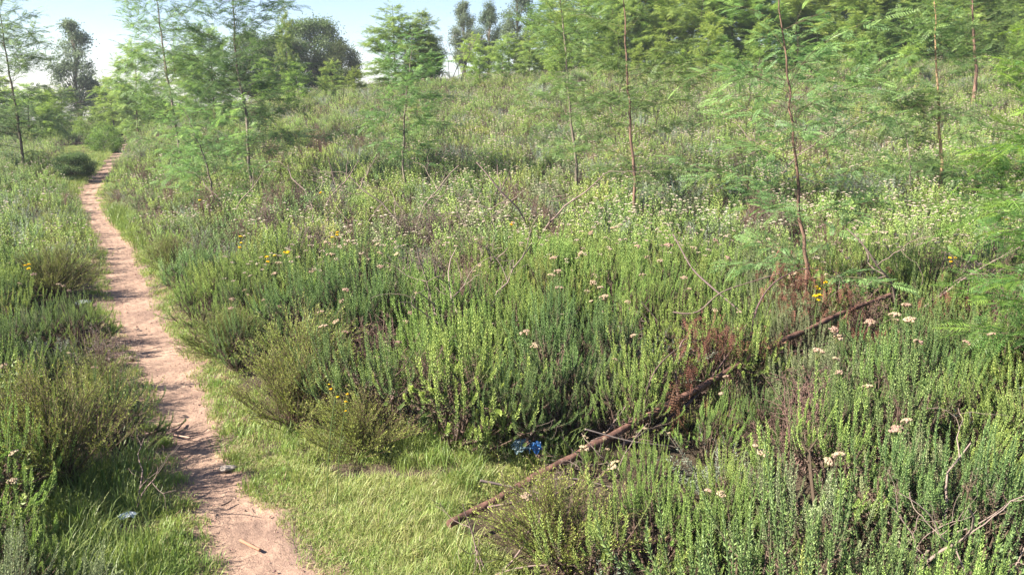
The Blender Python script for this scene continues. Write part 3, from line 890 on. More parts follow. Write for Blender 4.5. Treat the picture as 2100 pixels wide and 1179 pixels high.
# the big leafy one at the right edge: trunk just outside the frame, branches reach in
p = gz(2.83, 3.95)
tr, cr = wattle([[0, 0, -.05], [.02, 0, .6], [-.03, .03, 1.3], [-.12, .05, 2.05]], .022, 50, .62, .16, (.17, 15, .045, .0055), 1.1,
                c0=(.085, .165, .045), c1=(.24, .34, .06), newtop=.75, dir_bias=(-.35, .1, 0))
root = obj('wattle_sapling', None, loc=p)
tag(root, 'bright leafy sapling reaching in from the right edge with feathery fronds', 'sapling', 'wattle saplings growing out of the heath')
obj('trunk', tr, root); obj('crown', cr, root)
landmarks.append(('the bright leafy sapling', p))


# ---- litter, stones, sticks
def crumple(n, sx, sy, sz, seed):
    g = np.random.default_rng(seed)
    mb = MB()
    u = np.linspace(-1, 1, n)
    U, V = np.meshgrid(u, u)
    def lump(): return sum(np.abs(np.sin(U * g.uniform(1, 5) + V * g.uniform(-5, 5) + g.uniform(0, 6))) * a for a in (.4, .3, .2, .15))
    z = (.35 + lump()) * np.clip(1.25 - (U ** 2 + V ** 2) * .62, .02, 1)
    x = U * sx * (1 + g.normal(0, .08, U.shape)); y = V * sy * (1 + g.normal(0, .08, U.shape))
    rr = np.maximum(np.sqrt(U ** 2 + V ** 2), .01)
    k = np.maximum(np.abs(U), np.abs(V)) / rr
    i = np.arange(n * n).reshape(n, n)
    mb.add(np.stack([x * k, y * k, np.maximum(z, .02) * sz], -1).reshape(-1, 3), np.stack([i[:-1, :-1], i[:-1, 1:], i[1:, 1:], i[1:, :-1]], -1).reshape(-1, 4), (1, 1, 1))
    return mb


def plastic(name, c, trans=.4):
    m, nt, out = new_mat(name)
    bs = nt.nodes.new('ShaderNodeBsdfPrincipled'); bs.inputs['Base Color'].default_value = (*c, 1); bs.inputs['Roughness'].default_value = .25
    nz = nt.nodes.new('ShaderNodeTexNoise'); nz.inputs['Scale'].default_value = 60
    bp = nt.nodes.new('ShaderNodeBump'); bp.inputs['Strength'].default_value = .3
    nt.links.new(nz.outputs['Fac'], bp.inputs['Height']); nt.links.new(bp.outputs[0], bs.inputs['Normal'])
    tr = nt.nodes.new('ShaderNodeBsdfTransparent')
    mx = nt.nodes.new('ShaderNodeMixShader'); mx.inputs[0].default_value = trans
    nt.links.new(bs.outputs[0], mx.inputs[1]); nt.links.new(tr.outputs[0], mx.inputs[2]); nt.links.new(mx.outputs[0], out.inputs[0])
    return m


def litter(name, u, v, mbf, mat, label, cat, phrase, dz=.0, rz=0, p=None):
    p = ground_hit(u, v) if p is None else p
    o = obj(name, mbf.mesh(name, [mat]), loc=p + [0, 0, dz], rz=rz)
    tag(o, label, cat)
    if phrase: landmarks.append((phrase, p))
    return o


M_CLEAR = plastic('clear_film', (.75, .80, .80), .35)
M_BLUE = plastic('blue_film', (.03, .12, .33), .1)
M_PALEBLUE = plastic('pale_film', (.20, .30, .34), .5)
litter('plastic_wrapper', 264, 1075, crumple(16, .036, .026, .018, 3), M_CLEAR, 'crumpled clear plastic wrapper in the grass left of the path', 'wrapper', 'the clear plastic wrapper', .03, .3)
litter('plastic_tray', 172, 632, crumple(14, .06, .035, .03, 5), plastic('grey_film', (.27, .28, .27), .0), 'torn pale grey plastic scrap under an olive bush at the path edge', 'plastic scrap', 'the pale grey plastic scrap', .03, .5)
pb = ground_hit(1082, 950)
bag = obj('plastic_bag', None, loc=pb + [0, 0, .02])
tag(bag, 'crumpled blue and clear plastic bag between grass and shrubs behind the trunk', 'plastic bag')
obj('clear_film', crumple(22, .06, .045, .05, 8).mesh('bag_film', [M_PALEBLUE]), bag, (-.02, 0, .03), .3)
obj('blue_film', crumple(18, .035, .03, .05, 9).mesh('bag_blue', [M_BLUE]), bag, (.04, -.02, .03), .9)
landmarks.append(('the blue plastic bag', pb))


def rock(sx, sy, sz, seed):
    g = np.random.default_rng(seed)
    mb = MB()
    n, m = 9, 14
    th = np.linspace(0, PI, n); ph = np.linspace(0, 2 * PI, m, endpoint=False)
    T_, P_ = np.meshgrid(th, ph, indexing='ij')
    rr = 1 + .22 * np.sin(3 * P_ + g.uniform(0, 6)) * np.sin(T_) + .15 * np.sin(5 * P_ + 2 * T_ + g.uniform(0, 6)) * np.sin(T_)
    V = np.stack([rr * np.sin(T_) * np.cos(P_) * sx, rr * np.sin(T_) * np.sin(P_) * sy, rr * np.cos(T_) * sz], -1)
    i = np.arange(n * m).reshape(n, m)
    mb.add(V.reshape(-1, 3), np.stack([i[:-1], i[1:], np.roll(i[1:], -1, 1), np.roll(i[:-1], -1, 1)], -1).reshape(-1, 4), (1, 1, 1))
    return mb


M_ROCK = bark_mat('path_stone', (.20, .16, .13), (.42, .36, .30), 30, .6, .9, 1)
M_ROCKD = bark_mat('dark_stone', (.09, .065, .05), (.2, .15, .12), 30, .6, .9, 1)
litter('stone', 268, 738, rock(.034, .026, .02, 1), M_ROCKD, 'dark humped stone on the left half of the dirt path', 'stone', 'the dark stone', .008)
litter('stone', 466, 962, rock(.04, .022, .013, 2), M_ROCK, 'flat pale stone at the right edge of the path', 'stone', 'the flat pale stone', .006, .4)


def stick(pix, r, label, cat='stick', c=(.5, .33, .2), phrase=None):
    pts = np.array([ground_hit(u, v) for u, v in pix])
    pts[:, 2] = np.maximum(pts[:, 2], 0) + r * .9
    base = pts[0].copy()
    mb = MB()
    q = spine(pts - base, 12)
    tubes(mb, q, np.linspace(r, r * .8, 12)[None] * rng.uniform(.9, 1.1, 12), c, 7)
    o = obj('stick', mb.mesh('stick', [M_TWIG]), loc=base)
    tag(o, label, cat)
    if phrase: landmarks.append((phrase, base))


stick([(494, 1113), (512, 1121), (533, 1131)], .0075, 'short thick tan stick lying on the path near the camera', c=(.25, .15, .09), phrase='the tan stick')
stick([(345, 892), (366, 896), (390, 899)], .004, 'thin pale twig lying across the path by a bush shadow', c=(.42, .28, .2))
stick([(353, 888), (366, 880), (376, 868)], .005, 'dark forked twig slanting over the pale twig on the path', c=(.2, .13, .1))
stick([(454, 1039), (466, 1034), (475, 1029)], .004, 'short dark twig in the bush shadow on the path', c=(.15, .1, .08))


# ================================================================== SHRUBS
protoN, protoM, protoF = [], [], []
for look, R, H, n, dead, fl in [
    ('bright green', .31, .56, 58, .30, 0), ('bright green', .30, .60, 54, .34, 2), ('bright green', .34, .52, 64, .30, 0), ('bright green', .27, .50, 50, .34, 3),
    ('deep green', .33, .58, 60, .34, 0), ('deep green', .29, .54, 54, .38, 2), ('yellow green', .28, .54, 50, .32, 0), ('yellow green', .29, .58, 52, .36, 2),
    ('grey green', .32, .50, 60, .36, 0), ('grey green', .28, .52, 52, .36, 2)]:
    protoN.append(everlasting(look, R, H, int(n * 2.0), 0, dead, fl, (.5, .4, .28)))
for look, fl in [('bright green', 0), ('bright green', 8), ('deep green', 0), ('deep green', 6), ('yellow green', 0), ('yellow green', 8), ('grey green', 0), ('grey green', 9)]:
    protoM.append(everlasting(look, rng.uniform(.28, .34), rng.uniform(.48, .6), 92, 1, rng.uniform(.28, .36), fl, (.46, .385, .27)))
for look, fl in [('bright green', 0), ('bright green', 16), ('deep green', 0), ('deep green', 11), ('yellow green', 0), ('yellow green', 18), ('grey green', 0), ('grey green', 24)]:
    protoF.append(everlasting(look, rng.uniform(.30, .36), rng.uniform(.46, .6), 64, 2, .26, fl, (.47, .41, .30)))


def pick(protos, t, rich):
    look = 'yellow green' if t > .95 else 'bright green' if t > -.2 else 'deep green' if t > -1.05 else 'grey green'
    c = [k for k, p in enumerate(protos) if p['look'] == look and (p['flowers'] > 0) == (rich > .22)]
    return c[rng.integers(0, len(c))]


broomP = [broom(.46, .56, 120), broom(.42, .48, 110), broom(.44, .42, 110), broom(.38, .48, 100)]
silverP = [silver(.26, .42), silver(.3, .36, 60), silver(.22, .5, 40, .022, .006)]
deadP = [deadshrub(.34, .52, 54, (.20, .17, .145)), deadshrub(.34, .42, 50, (.12, .08, .06)), deadshrub(.4, .52, 54, (.17, .11, .08))]
dryP = [drybranch(.75, 3), drybranch(.6, 4, .006), drybranch(.9, 2, .009), drybranch(.5, 5, .005), drybranch(.8, 2, .007, up=.4)]
headM = []
for k in range(4):
    m_ = MB(); flower_head(m_, np.zeros(3), rng.uniform(.016, .023), 24 + 3 * k, (.43, .34, .215) if k < 3 else (.40, .29, .20)); headM.append(m_.mesh('flower_head', [M_FLOWER]))
m_ = MB(); flower_head(m_, np.zeros(3), .014, 20, (.72, .50, .01)); headY = m_.mesh('yellow_flower_head', [M_FLOWER])

shrubs = []     # dicts for labelling


def put(name, pr, x, y, rz, sc, cat, look, group, children=True):
    p = gz(x, y)
    root = obj(name, None, loc=p - [0, 0, .01], rz=rz, sc=sc)
    root.rotation_euler = (rng.normal(0, .11), rng.normal(0, .11), rz)
    obj('foliage', pr['foliage'], root); obj('stem', pr['stem'], root)
    for q in pr.get('fl', []):
        o = obj('flower_head', headM[rng.integers(0, 4)], root, q, rng.uniform(0, 6), rng.uniform(.8, 1.2))
        o.rotation_euler = (rng.normal(0, .25), rng.normal(0, .25), rng.uniform(0, 6))
    shrubs.append(dict(o=root, p=p, look=look, cat=cat, group=group))
    return root


occupied = [(*ground_hit(172, 650)[:2], .3)]
# hand placed bushes: (u, v of base, kind index, scale, label, phrase)
for (u, v, k, s, label, phrase) in [
    (130, 1000, 0, .9, 'large olive green twiggy bush left of the path, nearest the camera', 'the large olive bush'),
    (600, 880, 1, .76, 'rounded yellow olive bush at the right edge of the path', 'the rounded yellow olive bush'),
    (475, 735, 2, .7, 'low olive bush beyond the rounded one, right of the path', 'the low olive bush'),
    (110, 612, 1, .85, 'olive bush overhanging the left edge of the path above grey scrap', 'the overhanging olive bush'),
    (205, 835, 3, .55, 'small pale olive bush leaning over the left path edge', None),
    (620, 800, 3, .9, 'olive bush behind the rounded one, before the tall grass', None),
    (352, 560, 3, .7, 'small olive bush at the right path edge in the middle distance', None),
    (740, 935, 1, .6, 'thin olive bush with bare lower twigs above the short grass', 'the thin olive bush'),
    (1150, 1170, 3, .72, 'dark sparse twiggy bush in front of the fallen trunk', 'the dark sparse bush')]:
    p = ground_hit(u, v)
    q = put('broom_bush', broomP[k], p[0], p[1], rng.uniform(0, 6), s, 'bush', 'olive', 'olive twiggy bushes')
    q['label'] = label; q['category'] = 'bush'; q['group'] = 'olive twiggy bushes beside the path'
    shrubs.pop()
    if phrase: landmarks.append((phrase, p))
    occupied.append((p[0], p[1], broomP[k]['R'] * s * .75))
YELLOW = [(1677, 612), (1678, 592), (555, 530), (585, 520), (690, 488), (660, 397), (1047, 458), (1945, 535), (2060, 450), (407, 412), (495, 497), (690, 803), (712, 822), (55, 545)]


def put_at(kind, protos, u, v, hv, s=None, look='', name='', cat='shrub', group=''):
    Y = Yfor(u, v, hv)
    d = ray(u, v); q = CAM + d * (Y / d[1])
    put(name, protos[rng.integers(0, len(protos))], q[0], q[1], rng.uniform(0, 6), s or rng.uniform(.85, 1.15), cat, look, group)
    occupied.append((q[0], q[1], .2))


for (u, v, s) in [(535, 500, 1.1), (500, 520, .9), (400, 490, .9), (590, 480, .9), (1250, 1160, .65), (1330, 1190, .6), (1440, 480, 1.0), (1520, 480, .9),
                  (850, 520, .9), (1320, 690, .9), (1760, 560, .9), (1010, 380, 1), (700, 560, .8), (100, 690, .7), (1480, 890, .7)]:
    put_at('s', silverP, u, v, .3, s * .95, 'silver grey', 'silver_shrub', 'shrub', 'silver grey shrubs in the heath')
for (u, v, s) in [(1920, 560, 1.1), (1990, 590, 1.1), (2060, 560, 1.1), (2070, 640, 1.0), (1560, 430, 1.0), (1590, 455, .9), (830, 470, 1.0), (880, 560, 1), (780, 690, .9), (880, 760, .8), (640, 500, 1),
                  (1880, 830, .7), (2000, 960, .5), (500, 470, 1), (545, 450, 1), (720, 470, .9), (760, 520, .9), (900, 470, 1), (985, 520, .9), (1090, 430, 1), (1150, 475, .9), (570, 420, 1.1), (690, 430, 1), (1700, 480, .9), (2040, 500, 1), (420, 420, 1), (350, 400, 1), (960, 590, .9), (1060, 400, 1), (620, 410, 1), (1420, 620, .8), (1120, 440, .9), (210, 700, .7), (290, 360, 1.2), (560, 320, 1.2),
                  (660, 300, 1.2), (745, 300, 1.2), (1760, 640, .9), (1640, 830, .8)]:
    put_at('d', deadP, u, v, .3, s, 'dry brown', 'dead_shrub', 'dead shrub', 'dry brown dead shrubs in the heath')
for (u, v, s) in [(610, 400, 1), (640, 410, 1), (680, 380, 1), (705, 370, 1), (840, 440, 1), (960, 440, 1.1), (1010, 430, 1.2), (1040, 440, 1), (1000, 530, 1.0), (930, 610, 1), (985, 640, .8), (1100, 440, 1.2),
                  (640, 560, 1), (560, 560, .8), (1470, 610, 1), (1600, 330, 1), (1850, 580, 1), (1930, 560, 1), (1180, 900, .8), (1260, 920, .7), (1080, 1000, .5), (1840, 1150, .8), (1990, 1130, .8), (2010, 1210, .8), (860, 420, 1), (740, 430, .9), (460, 410, .9),
                  (1340, 300, 1), (1620, 620, .7), (1010, 1120, .6), (780, 560, .9), (260, 1000, .5), (1330, 560, .8)]:
    Y = Yfor(u, v, .36 if v < 700 else .15); d = ray(u, v); q = CAM + d * (Y / d[1]); q[2] = terr(q[0], q[1])
    o = obj('dry_branch', dryP[rng.integers(0, 5)], None, q, rng.uniform(0, 6), s * rng.uniform(.85, 1.1) * (1.3 if q[1] > 5 else 1))
    shrubs.append(dict(o=o, p=q, look='bare grey', cat='dry branch', group='bare grey dry branches in the heath'))

# the field of everlasting shrubs: jittered grid in the view
cand = []
y = 1.35
while y < 44:
    sp_ = .315 if y < 9 else .38 + .012 * (y - 9)
    half = y * .66 + 1.2
    for x in np.arange(-half, half, sp_):
        cand.append((x + rng.uniform(-.4, .4) * sp_, y + rng.uniform(-.4, .4) * sp_, sp_))
    y += sp_ * .92
cand = np.array(cand)
X, Y, S = cand.T
d = X - pathx(Y); wv = pathw(Y)
edge = .08 * noise(X, Y, .9)
keep = (d < -(wv + .15 + edge + .02)) | (d > wv + np.where(Y < 5, .34, .16) + edge)
uu, vv, ff = project(np.stack([X, Y, terr(X, Y)], -1))
_, vt, _ = project(np.stack([X, Y, terr(X, Y) + .6], -1))
keep &= (uu > -260) & (uu < 2360) & (vt < 1230)
for poly in (G_FRONT, G_LEFT, G_FARL, G_FARR): keep &= ~inpoly(uu, vv, poly)
keep &= ~((Y < 2.25) & (d < .5))
keep &= ~((uu > 820) & (uu < 1015) & (vv > 930) & (vv < 1180))
keep &= ~((uu > 1015) & (uu < 1180) & (vv > 940) & (vv < 1060) & (rng.random(len(X)) < .6))
for (ox, oy, r) in occupied: keep &= (X - ox) ** 2 + (Y - oy) ** 2 > r * r
gapn = noise(X + 30, Y - 12, 1.3)
keep &= ~((gapn > np.where((Y < 3.8) & (d > 2), .86, .99)) & (Y < 14))
X, Y, S, d, uu, vv, ff, wv = (k[keep] for k in (X, Y, S, d, uu, vv, ff, wv))
order = np.argsort(ff)
vis = (uu[order] > -90) & (uu[order] < 2190)
ind = order[vis][:285]
isind = np.zeros(len(X), bool); isind[ind] = True
tone = noise(X * .8, Y, 2.2, 3, 9)
flw = .8 * noise(X, Y, 2.8, 5, 12) + .45 * np.clip((d - 3) / 5, 0, 1) * np.clip((Y - 7) / 5, 0, 1) + .1 * (Y < 5.5) + .12 * (Y > 6) * (d > 0) + .5 * np.clip((uu - 900) / 500, 0, 1) * (Y > 7)
hN, hr, hs, hi = [], [], [], []
FU = np.array([920, 1000, 1160, 1385, 1600, 1720, 1825.]); FV = np.array([1074, 1035, 945, 822, 702, 645, 605.])
fu, fv, ff_ = project(FT)
BU, BV, BF = project(pb)
shrunk = np.ones(len(X))
shrunk[(np.abs(uu - 1075) < 75) & (ff < BF + .05) & (ff > BF - 1.0)] = .38
DF = [(1640, 590, 75), (1450, 690, 75), (1720, 620, 60), (1780, 690, 90), (1410, 760, 30)]
for i in range(len(X)):
    t = tone[i] + rng.normal(0, .45) - (.15 if ff[i] < 5 else .05)
    if ff[i] < 4.6: t = max(t, -1.1)
    rz = rng.uniform(0, 6.283)
    edgef = np.clip((abs(d[i]) - wv[i]) / .9, .0, 1)
    s = rng.uniform(.78, 1.18) * (.62 + .38 * edgef) * (1.0 + .2 * noise(X[i] + 5, Y[i], 1.1, 2, 9))
    rich = flw[i] + rng.normal(0, .25)
    s *= shrunk[i]
    for (du_, dv_, dw_) in DF:      # pressed down under the dead branches
        if abs(uu[i] - du_) < dw_ and ff[i] < np.interp(uu[i], FU, ff_) + .35 and ff[i] > np.interp(uu[i], FU, ff_) - .6 and rng.random() < .75: s = min(s, .6)
    if 880 < uu[i] < 1850 and ff[i] < np.interp(uu[i], FU, ff_) + .05:
        lim = np.interp(uu[i], FU, FV)
        okb = rng.random() < (.97 if uu[i] < 1330 else .86)
        for _ in range(14):      # shrubs crushed by the trunk stay below it
            vtop_ = project(np.array([X[i], Y[i], float(terr(X[i], Y[i])) + .56 * s]))[1]
            if vtop_ > lim + (4 if okb else -28) or s < .3: break
            s *= .93
    if isind[i]:
        pr = (protoN if ff[i] < 6.3 else protoM)
        pr = pr[pick(pr, t, rich)]
        look = pr['look'] + (' flowering' if pr['flowers'] > 1 else '')
        put('everlasting_shrub', pr, X[i], Y[i], rz, s, 'shrub', look, 'everlasting shrubs of the heath')
    else:
        k = pick(protoF, t, rich)
        if ff[i] < 8 and k % 2: k -= 1
        q = rng.random()
        if q < .05: k = 8
        elif q < .10:
            k = 9 + rng.integers(0, 2); s *= .72
        hN.append(gz(X[i], Y[i]) - [0, 0, .02]); hr.append((rng.normal(0, .06), rng.normal(0, .06), rz)); hs.append(s); hi.append(k)
protoFm = []
for pF in protoF:
    m_ = pF['foliage']
    protoFm.append(m_)
protoFm += [silverP[1]['foliage'], deadP[1]['foliage'], deadP[2]['stem']]
o = scatter('heath_undergrowth', protoFm, hN, hr, hs, hi)
tag(o, 'pale flowering heath stretching over the far field to the trees', 'undergrowth', kind='stuff')
print('shrubs', len(X), 'individual', isind.sum(), 'stuff', len(hN))

# yellow flowers, each on its own stem
for (u, v) in YELLOW:
    small = .45 if v > 750 else 1.0
    Y0 = Yfor(u, v, .52)
    q = at(u, v, Y0); b = gz(q[0] + rng.normal(0, .03), q[1] + rng.normal(0, .03))
    mb = MB()
    e = q - b
    tubes(mb, bez(np.zeros((1, 3)), np.array([[e[0] * .2, e[1] * .2, e[2] * .6]]), e[None], 7), .0018, (.1, .15, .05), 4)
    t = rng.uniform(.4, 1, 40)[:, None]
    P_ = e * t * [1, 1, 1]; D = unit(rand_unit(40) + [0, 0, .8])
    leaves(mb, P_, D, rand_unit(40), .014, .004, np.array([.13, .2, .05]), .1)
    root = obj('yellow_flower', mb.mesh('yellow_flower_stem', [M_LEAF]), loc=b)
    n = 3 if Y0 < 7 else 2
    for k in range(n):
        obj('flower_head', headY, root, e + rng.normal(0, .018, 3) + [0, 0, .01], rng.uniform(0, 6), small * rng.uniform(.7, 1.1))
    shrubs.append(dict(o=root, p=b, look='yellow', cat='flower', group='yellow flowers above the heath'))

# ================================================================== GRASS
def tuft(n, h, spread, w_, c0, c1, bend=.5):
    mb = MB()
    a = rng.uniform(0, 6.283, n)
    rb = spread * np.sqrt(rng.uniform(0, 1, n)); ab = rng.uniform(0, 6.283, n)
    b = np.stack([rb * np.cos(ab), rb * np.sin(ab), 0 * a - .01], -1)
    hh = h * rng.uniform(.45, 1.15, n)
    bd = hh * rng.uniform(.1, 1, n) * bend
    e = b + np.stack([np.cos(a) * bd, np.sin(a) * bd, hh * (1 - .25 * bend)], -1)
    c = b + np.stack([np.cos(a) * bd * .2, np.sin(a) * bd * .2, hh * .75], -1)
    m = 4
    P = bez(b, c, e, m)
    side = np.stack([-np.sin(a), np.cos(a), 0 * a], -1)[:, None] * (w_ * np.array([1, .9, .65, .06])[None, :, None] / 2)
    V = np.stack([P - side, P + side], 2).reshape(-1, 3)
    i = np.arange(n * m * 2).reshape(n, m, 2)
    Fq = np.stack([i[:, :-1, 0], i[:, :-1, 1], i[:, 1:, 1], i[:, 1:, 0]], -1).reshape(-1, 4)
    f = rng.uniform(0, 1, (n, 1)); cc = np.array(c0) * (1 - f) + np.array(c1) * f
    mb.add(V, Fq, np.repeat(cc * rng.uniform(.8, 1.2, (n, 1)), m * 2, 0), 0, True)
    return mb.mesh('grass_tuft', [M_GRASS])


GR, YG, DG = (.155, .235, .06), (.25, .345, .09), (.38, .345, .17)
tufts = [tuft(40, .034, .065, .003, GR, YG, 1.1), tuft(40, .034, .065, .003, YG, DG, 1.2), tuft(34, .06, .05, .0032, GR, YG, .8),
         tuft(30, .088, .06, .0032, GR, YG, .8), tuft(30, .08, .06, .0028, YG, DG, .9), tuft(14, .19, .06, .0038, (.13, .2, .05), (.22, .28, .08), .7)]
gp, gr, gsc, gi = [], [], [], []


CLEAR = [ground_hit(264, 1090), ground_hit(172, 640)]


def clear(x, y): return any((x - c[0]) ** 2 + (y - c[1]) ** 2 < .10 ** 2 for c in CLEAR)


def grass(n, fx, kinds, smin=.7, smax=1.25):
    for _ in range(n):
        x, y = fx()
        if clear(x, y): continue
        gp.append(gz(x, y)); gr.append((rng.normal(0, .1), rng.normal(0, .1), rng.uniform(0, 6.28))); gsc.append(rng.uniform(smin, smax)); gi.append(kinds[rng.integers(0, len(kinds))])


def grass_poly(poly, n, kinds_fn):
    ub = [p[0] for p in poly]; vb = [min(p[1], 1300) for p in poly]
    pts = []
    corners = [ground_hit(u, min(v, 1320)) for u, v in poly]
    x0, x1 = min(c[0] for c in corners), max(c[0] for c in corners)
    y0, y1 = min(c[1] for c in corners), max(c[1] for c in corners)
    k = 0; tries = 0
    while k < n and tries < n * 40:
        tries += 1
        x, y = rng.uniform(x0, x1), rng.uniform(y0, y1)
        u, v, _ = project(gz(x, y))
        dpe = abs(x - pathx(y)) - pathw(y)
        if not inpoly(np.array(u), np.array(v), poly) or dpe < .0 or clear(x, y): continue
        if dpe < .16 and rng.random() > dpe / .16 * .7 + .15: continue
        ks, sm = kinds_fn(x, y, dpe)
        gp.append(gz(x, y)); gr.append((rng.normal(0, .12), rng.normal(0, .12), rng.uniform(0, 6.28))); gsc.append(sm * rng.uniform(.7, 1.3)); gi.append(ks[rng.integers(0, len(ks))])
        k += 1


def kf(x, y, dpe):
    q = noise(x, y, .55)
    if dpe < .22: return ([0, 1, 1, 0], .8)
    if dpe < .5: return ([0, 1, 1, 1, 4], .9) if q < .2 else ([2, 1, 4, 0, 1], .9)
    return ([1, 1, 2, 4, 0, 4, 1, 4], .8) if q < .3 else ([3, 4, 2, 4, 3, 1, 4, 5], .85)


def kl(x, y, dpe):
    if dpe < .15: return ([0, 1, 2], .9)
    return ([2, 3, 0, 1, 2, 5, 4], .85)


grass_poly(G_FRONT, 2900, kf)
grass_poly(G_LEFT, 1100, kl)
grass_poly([(800, 870), (1160, 850), (1160, 960), (830, 965)], 420, lambda x, y, q: ([3, 4, 2, 5, 3], .9))
grass_poly([(560, 880), (900, 880), (900, 960), (600, 950)], 300, lambda x, y, q: ([3, 4, 2, 1], .85))
grass_poly(G_UNDER, 450, lambda x, y, q: ([2, 3, 0, 5, 2], .9))
grass_poly(G_FARL, 1100, lambda x, y, q: ([3, 4, 4, 2], 1.1))
grass_poly(G_FARR, 300, lambda x, y, q: ([3, 2, 5], 1.1))


def rim(side, a, b, y0, y1):
    def f():
        y = y0 * math.exp(rng.uniform(0, math.log(y1 / y0)))
        dd_ = pathw(y) + a + (b - a) * rng.random() ** 1.3
        return pathx(y) + side * dd_ + .03 * noise(np.array(y), np.array(side * 3.), .5), y
    return f


grass(1500, rim(1, -.02, .3, 3.4, 26), [0, 0, 1, 0, 1, 2])
grass(350, rim(1, .05, .5, 8, 45), [3, 4, 2, 4], .8, 1.3)
grass(420, rim(-1, -.05, .16, 2.6, 14), [0, 1, 2])
grass(500, rim(-1, .0, .4, 10, 45), [3, 2, 4, 5], .9, 1.5)
# scattered tall blades among the shrubs
sel = rng.choice(len(X), 700)
for i in sel:
    if ff[i] < 26:
        gp.append(gz(X[i] + rng.normal(0, .12), Y[i] + rng.normal(0, .12))); gr.append((0, 0, rng.uniform(0, 6))); gsc.append(rng.uniform(.9, 1.9)); gi.append([5, 3, 4][rng.integers(0, 3)])
o = scatter('grass', tufts, gp, gr, gsc, gi)
tag(o, 'short and rough grass growing along both edges of the path', 'grass', kind='stuff')
# dry bits lying along the path edges
nb_ = 2600
ly = 1.6 * np.exp(rng.uniform(0, math.log(9), nb_)); sg = np.where(rng.random(nb_) < .5, -1, 1)
lx = pathx(ly) + sg * (pathw(ly) + rng.normal(.03, .07, nb_))
lp = np.stack([lx, ly, terr(lx, ly) + .008 + rng.uniform(0, .012, nb_)], -1)
ld = rand_unit(nb_) * [1, 1, .18]
mb = MB(); leaves(mb, lp, ld, np.cross(ld, [0, 0, 1.]), rng.uniform(.012, .055, nb_), .004, np.array([.26, .2, .12]) * rng.uniform(.4, 1.3, (nb_, 1)), .05)
tag(obj('leaf_litter', mb.mesh('leaf_litter', [M_DRY])), 'dry straw and leaf bits lying along the path edges', 'litter', kind='stuff')
# tall blue-green clump
p = ground_hit(645, 790)
m_ = tuft(34, .5, .11, .009, (.13, .22, .10), (.22, .32, .14), .6)
o = obj('grass_clump', m_, loc=gz(p[0], p[1]))
tag(o, 'tall clump of broad pale green grass blades beside olive bushes', 'grass clump')

# ================================================================== BACKGROUND TREES
WF = []
for k in range(6):
    h = 5.0
    lean = rng.normal(0, .18, 2)
    tr, cr = wattle([[0, 0, -.1], [lean[0] * .3, lean[1] * .3, 1.6], [lean[0], lean[1], 3.3], [lean[0] * 1.4, lean[1] * 1.2, 5.0]], .055, 66, 1.5, .03,
                    (.26, 8, .095, .021), 1.0, bark=[M_BARKG, M_BARKD, M_BARKR][k % 3], c0=[(.18, .29, .08), (.22, .33, .085), (.16, .26, .085)][k % 3], c1=(.38, .48, .11), sides=5, newtop=.5)
    WF.append((tr, cr, h))
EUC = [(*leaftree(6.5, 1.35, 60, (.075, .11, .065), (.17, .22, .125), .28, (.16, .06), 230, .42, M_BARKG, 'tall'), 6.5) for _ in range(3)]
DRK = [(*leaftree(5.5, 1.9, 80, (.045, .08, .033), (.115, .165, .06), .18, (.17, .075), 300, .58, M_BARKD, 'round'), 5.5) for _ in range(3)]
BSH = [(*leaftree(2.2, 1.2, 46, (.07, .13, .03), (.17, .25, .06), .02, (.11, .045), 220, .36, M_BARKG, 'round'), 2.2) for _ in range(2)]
trees = []


def tree(name, protos, u, Yd, vtop, label=None, cat='tree', group=None, wide=1.0, k=None, phrase=None):
    b0 = at(u, 300, Yd)
    b = gz(b0[0], Yd)
    top = at(u, vtop, Yd)[2]
    tr, cr, h = protos[rng.integers(0, len(protos)) if k is None else k]
    s = (top - b[2]) / h
    root = obj(name, None, loc=b - [0, 0, .05], rz=rng.uniform(0, 6.28), sc=(s * wide, s * wide, s))
    obj('trunk', tr, root); obj('crown', cr, root)
    tag(root, label, cat, group)
    trees.append(root)
    if phrase: landmarks.append((phrase, b))
    return root


tree('gum_tree', EUC, 172, 44, 42, 'grey green clumpy tree standing alone against the sky left of the path', phrase=None)
tree('wattle_tree', WF, 285, 37, 82, 'wispy small wattle between the lone clumpy tree and the tall leaning one', cat='tree')
tree('wattle_tree', WF, 105, 30, 185, 'low pale wattle left of the path below the lone clumpy tree', cat='tree')
tree('bush', BSH, 185, 33, 232, 'bright green rounded bush beside the path, below the lone clumpy tree', 'bush')
for u, Yd, vt, lb in [(-20, 30, 150, 'leafy wattle at the left picture edge behind the leftmost sapling'), (62, 34, 168, 'low green wattle just right of the leftmost sapling'), (130, 38, 175, 'hazy low wattle at the foot of the lone clumpy tree'),
                      (20, 40, 160, 'farthest low wattle left of the lone clumpy tree'), (238, 40, 160, 'wispy green wattle beside the far end of the path'), (95, 46, 178, 'small far tree between the leftmost sapling and the lone clumpy tree')]:
    tree('wattle_tree', WF, u, Yd, vt, lb, wide=1.5)
tree('dark_tree', DRK, 218, 47, 172, 'small dark tree standing where the path disappears', wide=.8)
tree('dark_tree', DRK, 268, 52, 168, 'low dark tree right of the place where the path disappears', wide=.8)
tree('bush', BSH, 285, 43, 190, 'bright green bush right of the far end of the path', 'bush', wide=1.2)
tree('bush', BSH, 340, 36, 205, 'broad pale green bush behind the tall wispy wattle', 'bush', wide=1.3)
tree('heath_bush', BSH, 215, 27, 250, 'grey green bush leaning over the far left edge of the path', 'bush')
o = tree('dark_bush', [(DRK[0][0], DRK[0][1], 5.5)], 148, 17.5, 308, 'very dark low bush left of the path in the middle distance', 'bush', wide=1.7, phrase='the very dark low bush')
tree('wattle_tree', WF, 445, 27, 60, 'tall dense wattle right behind the dark forked sapling', wide=1.1, k=2)
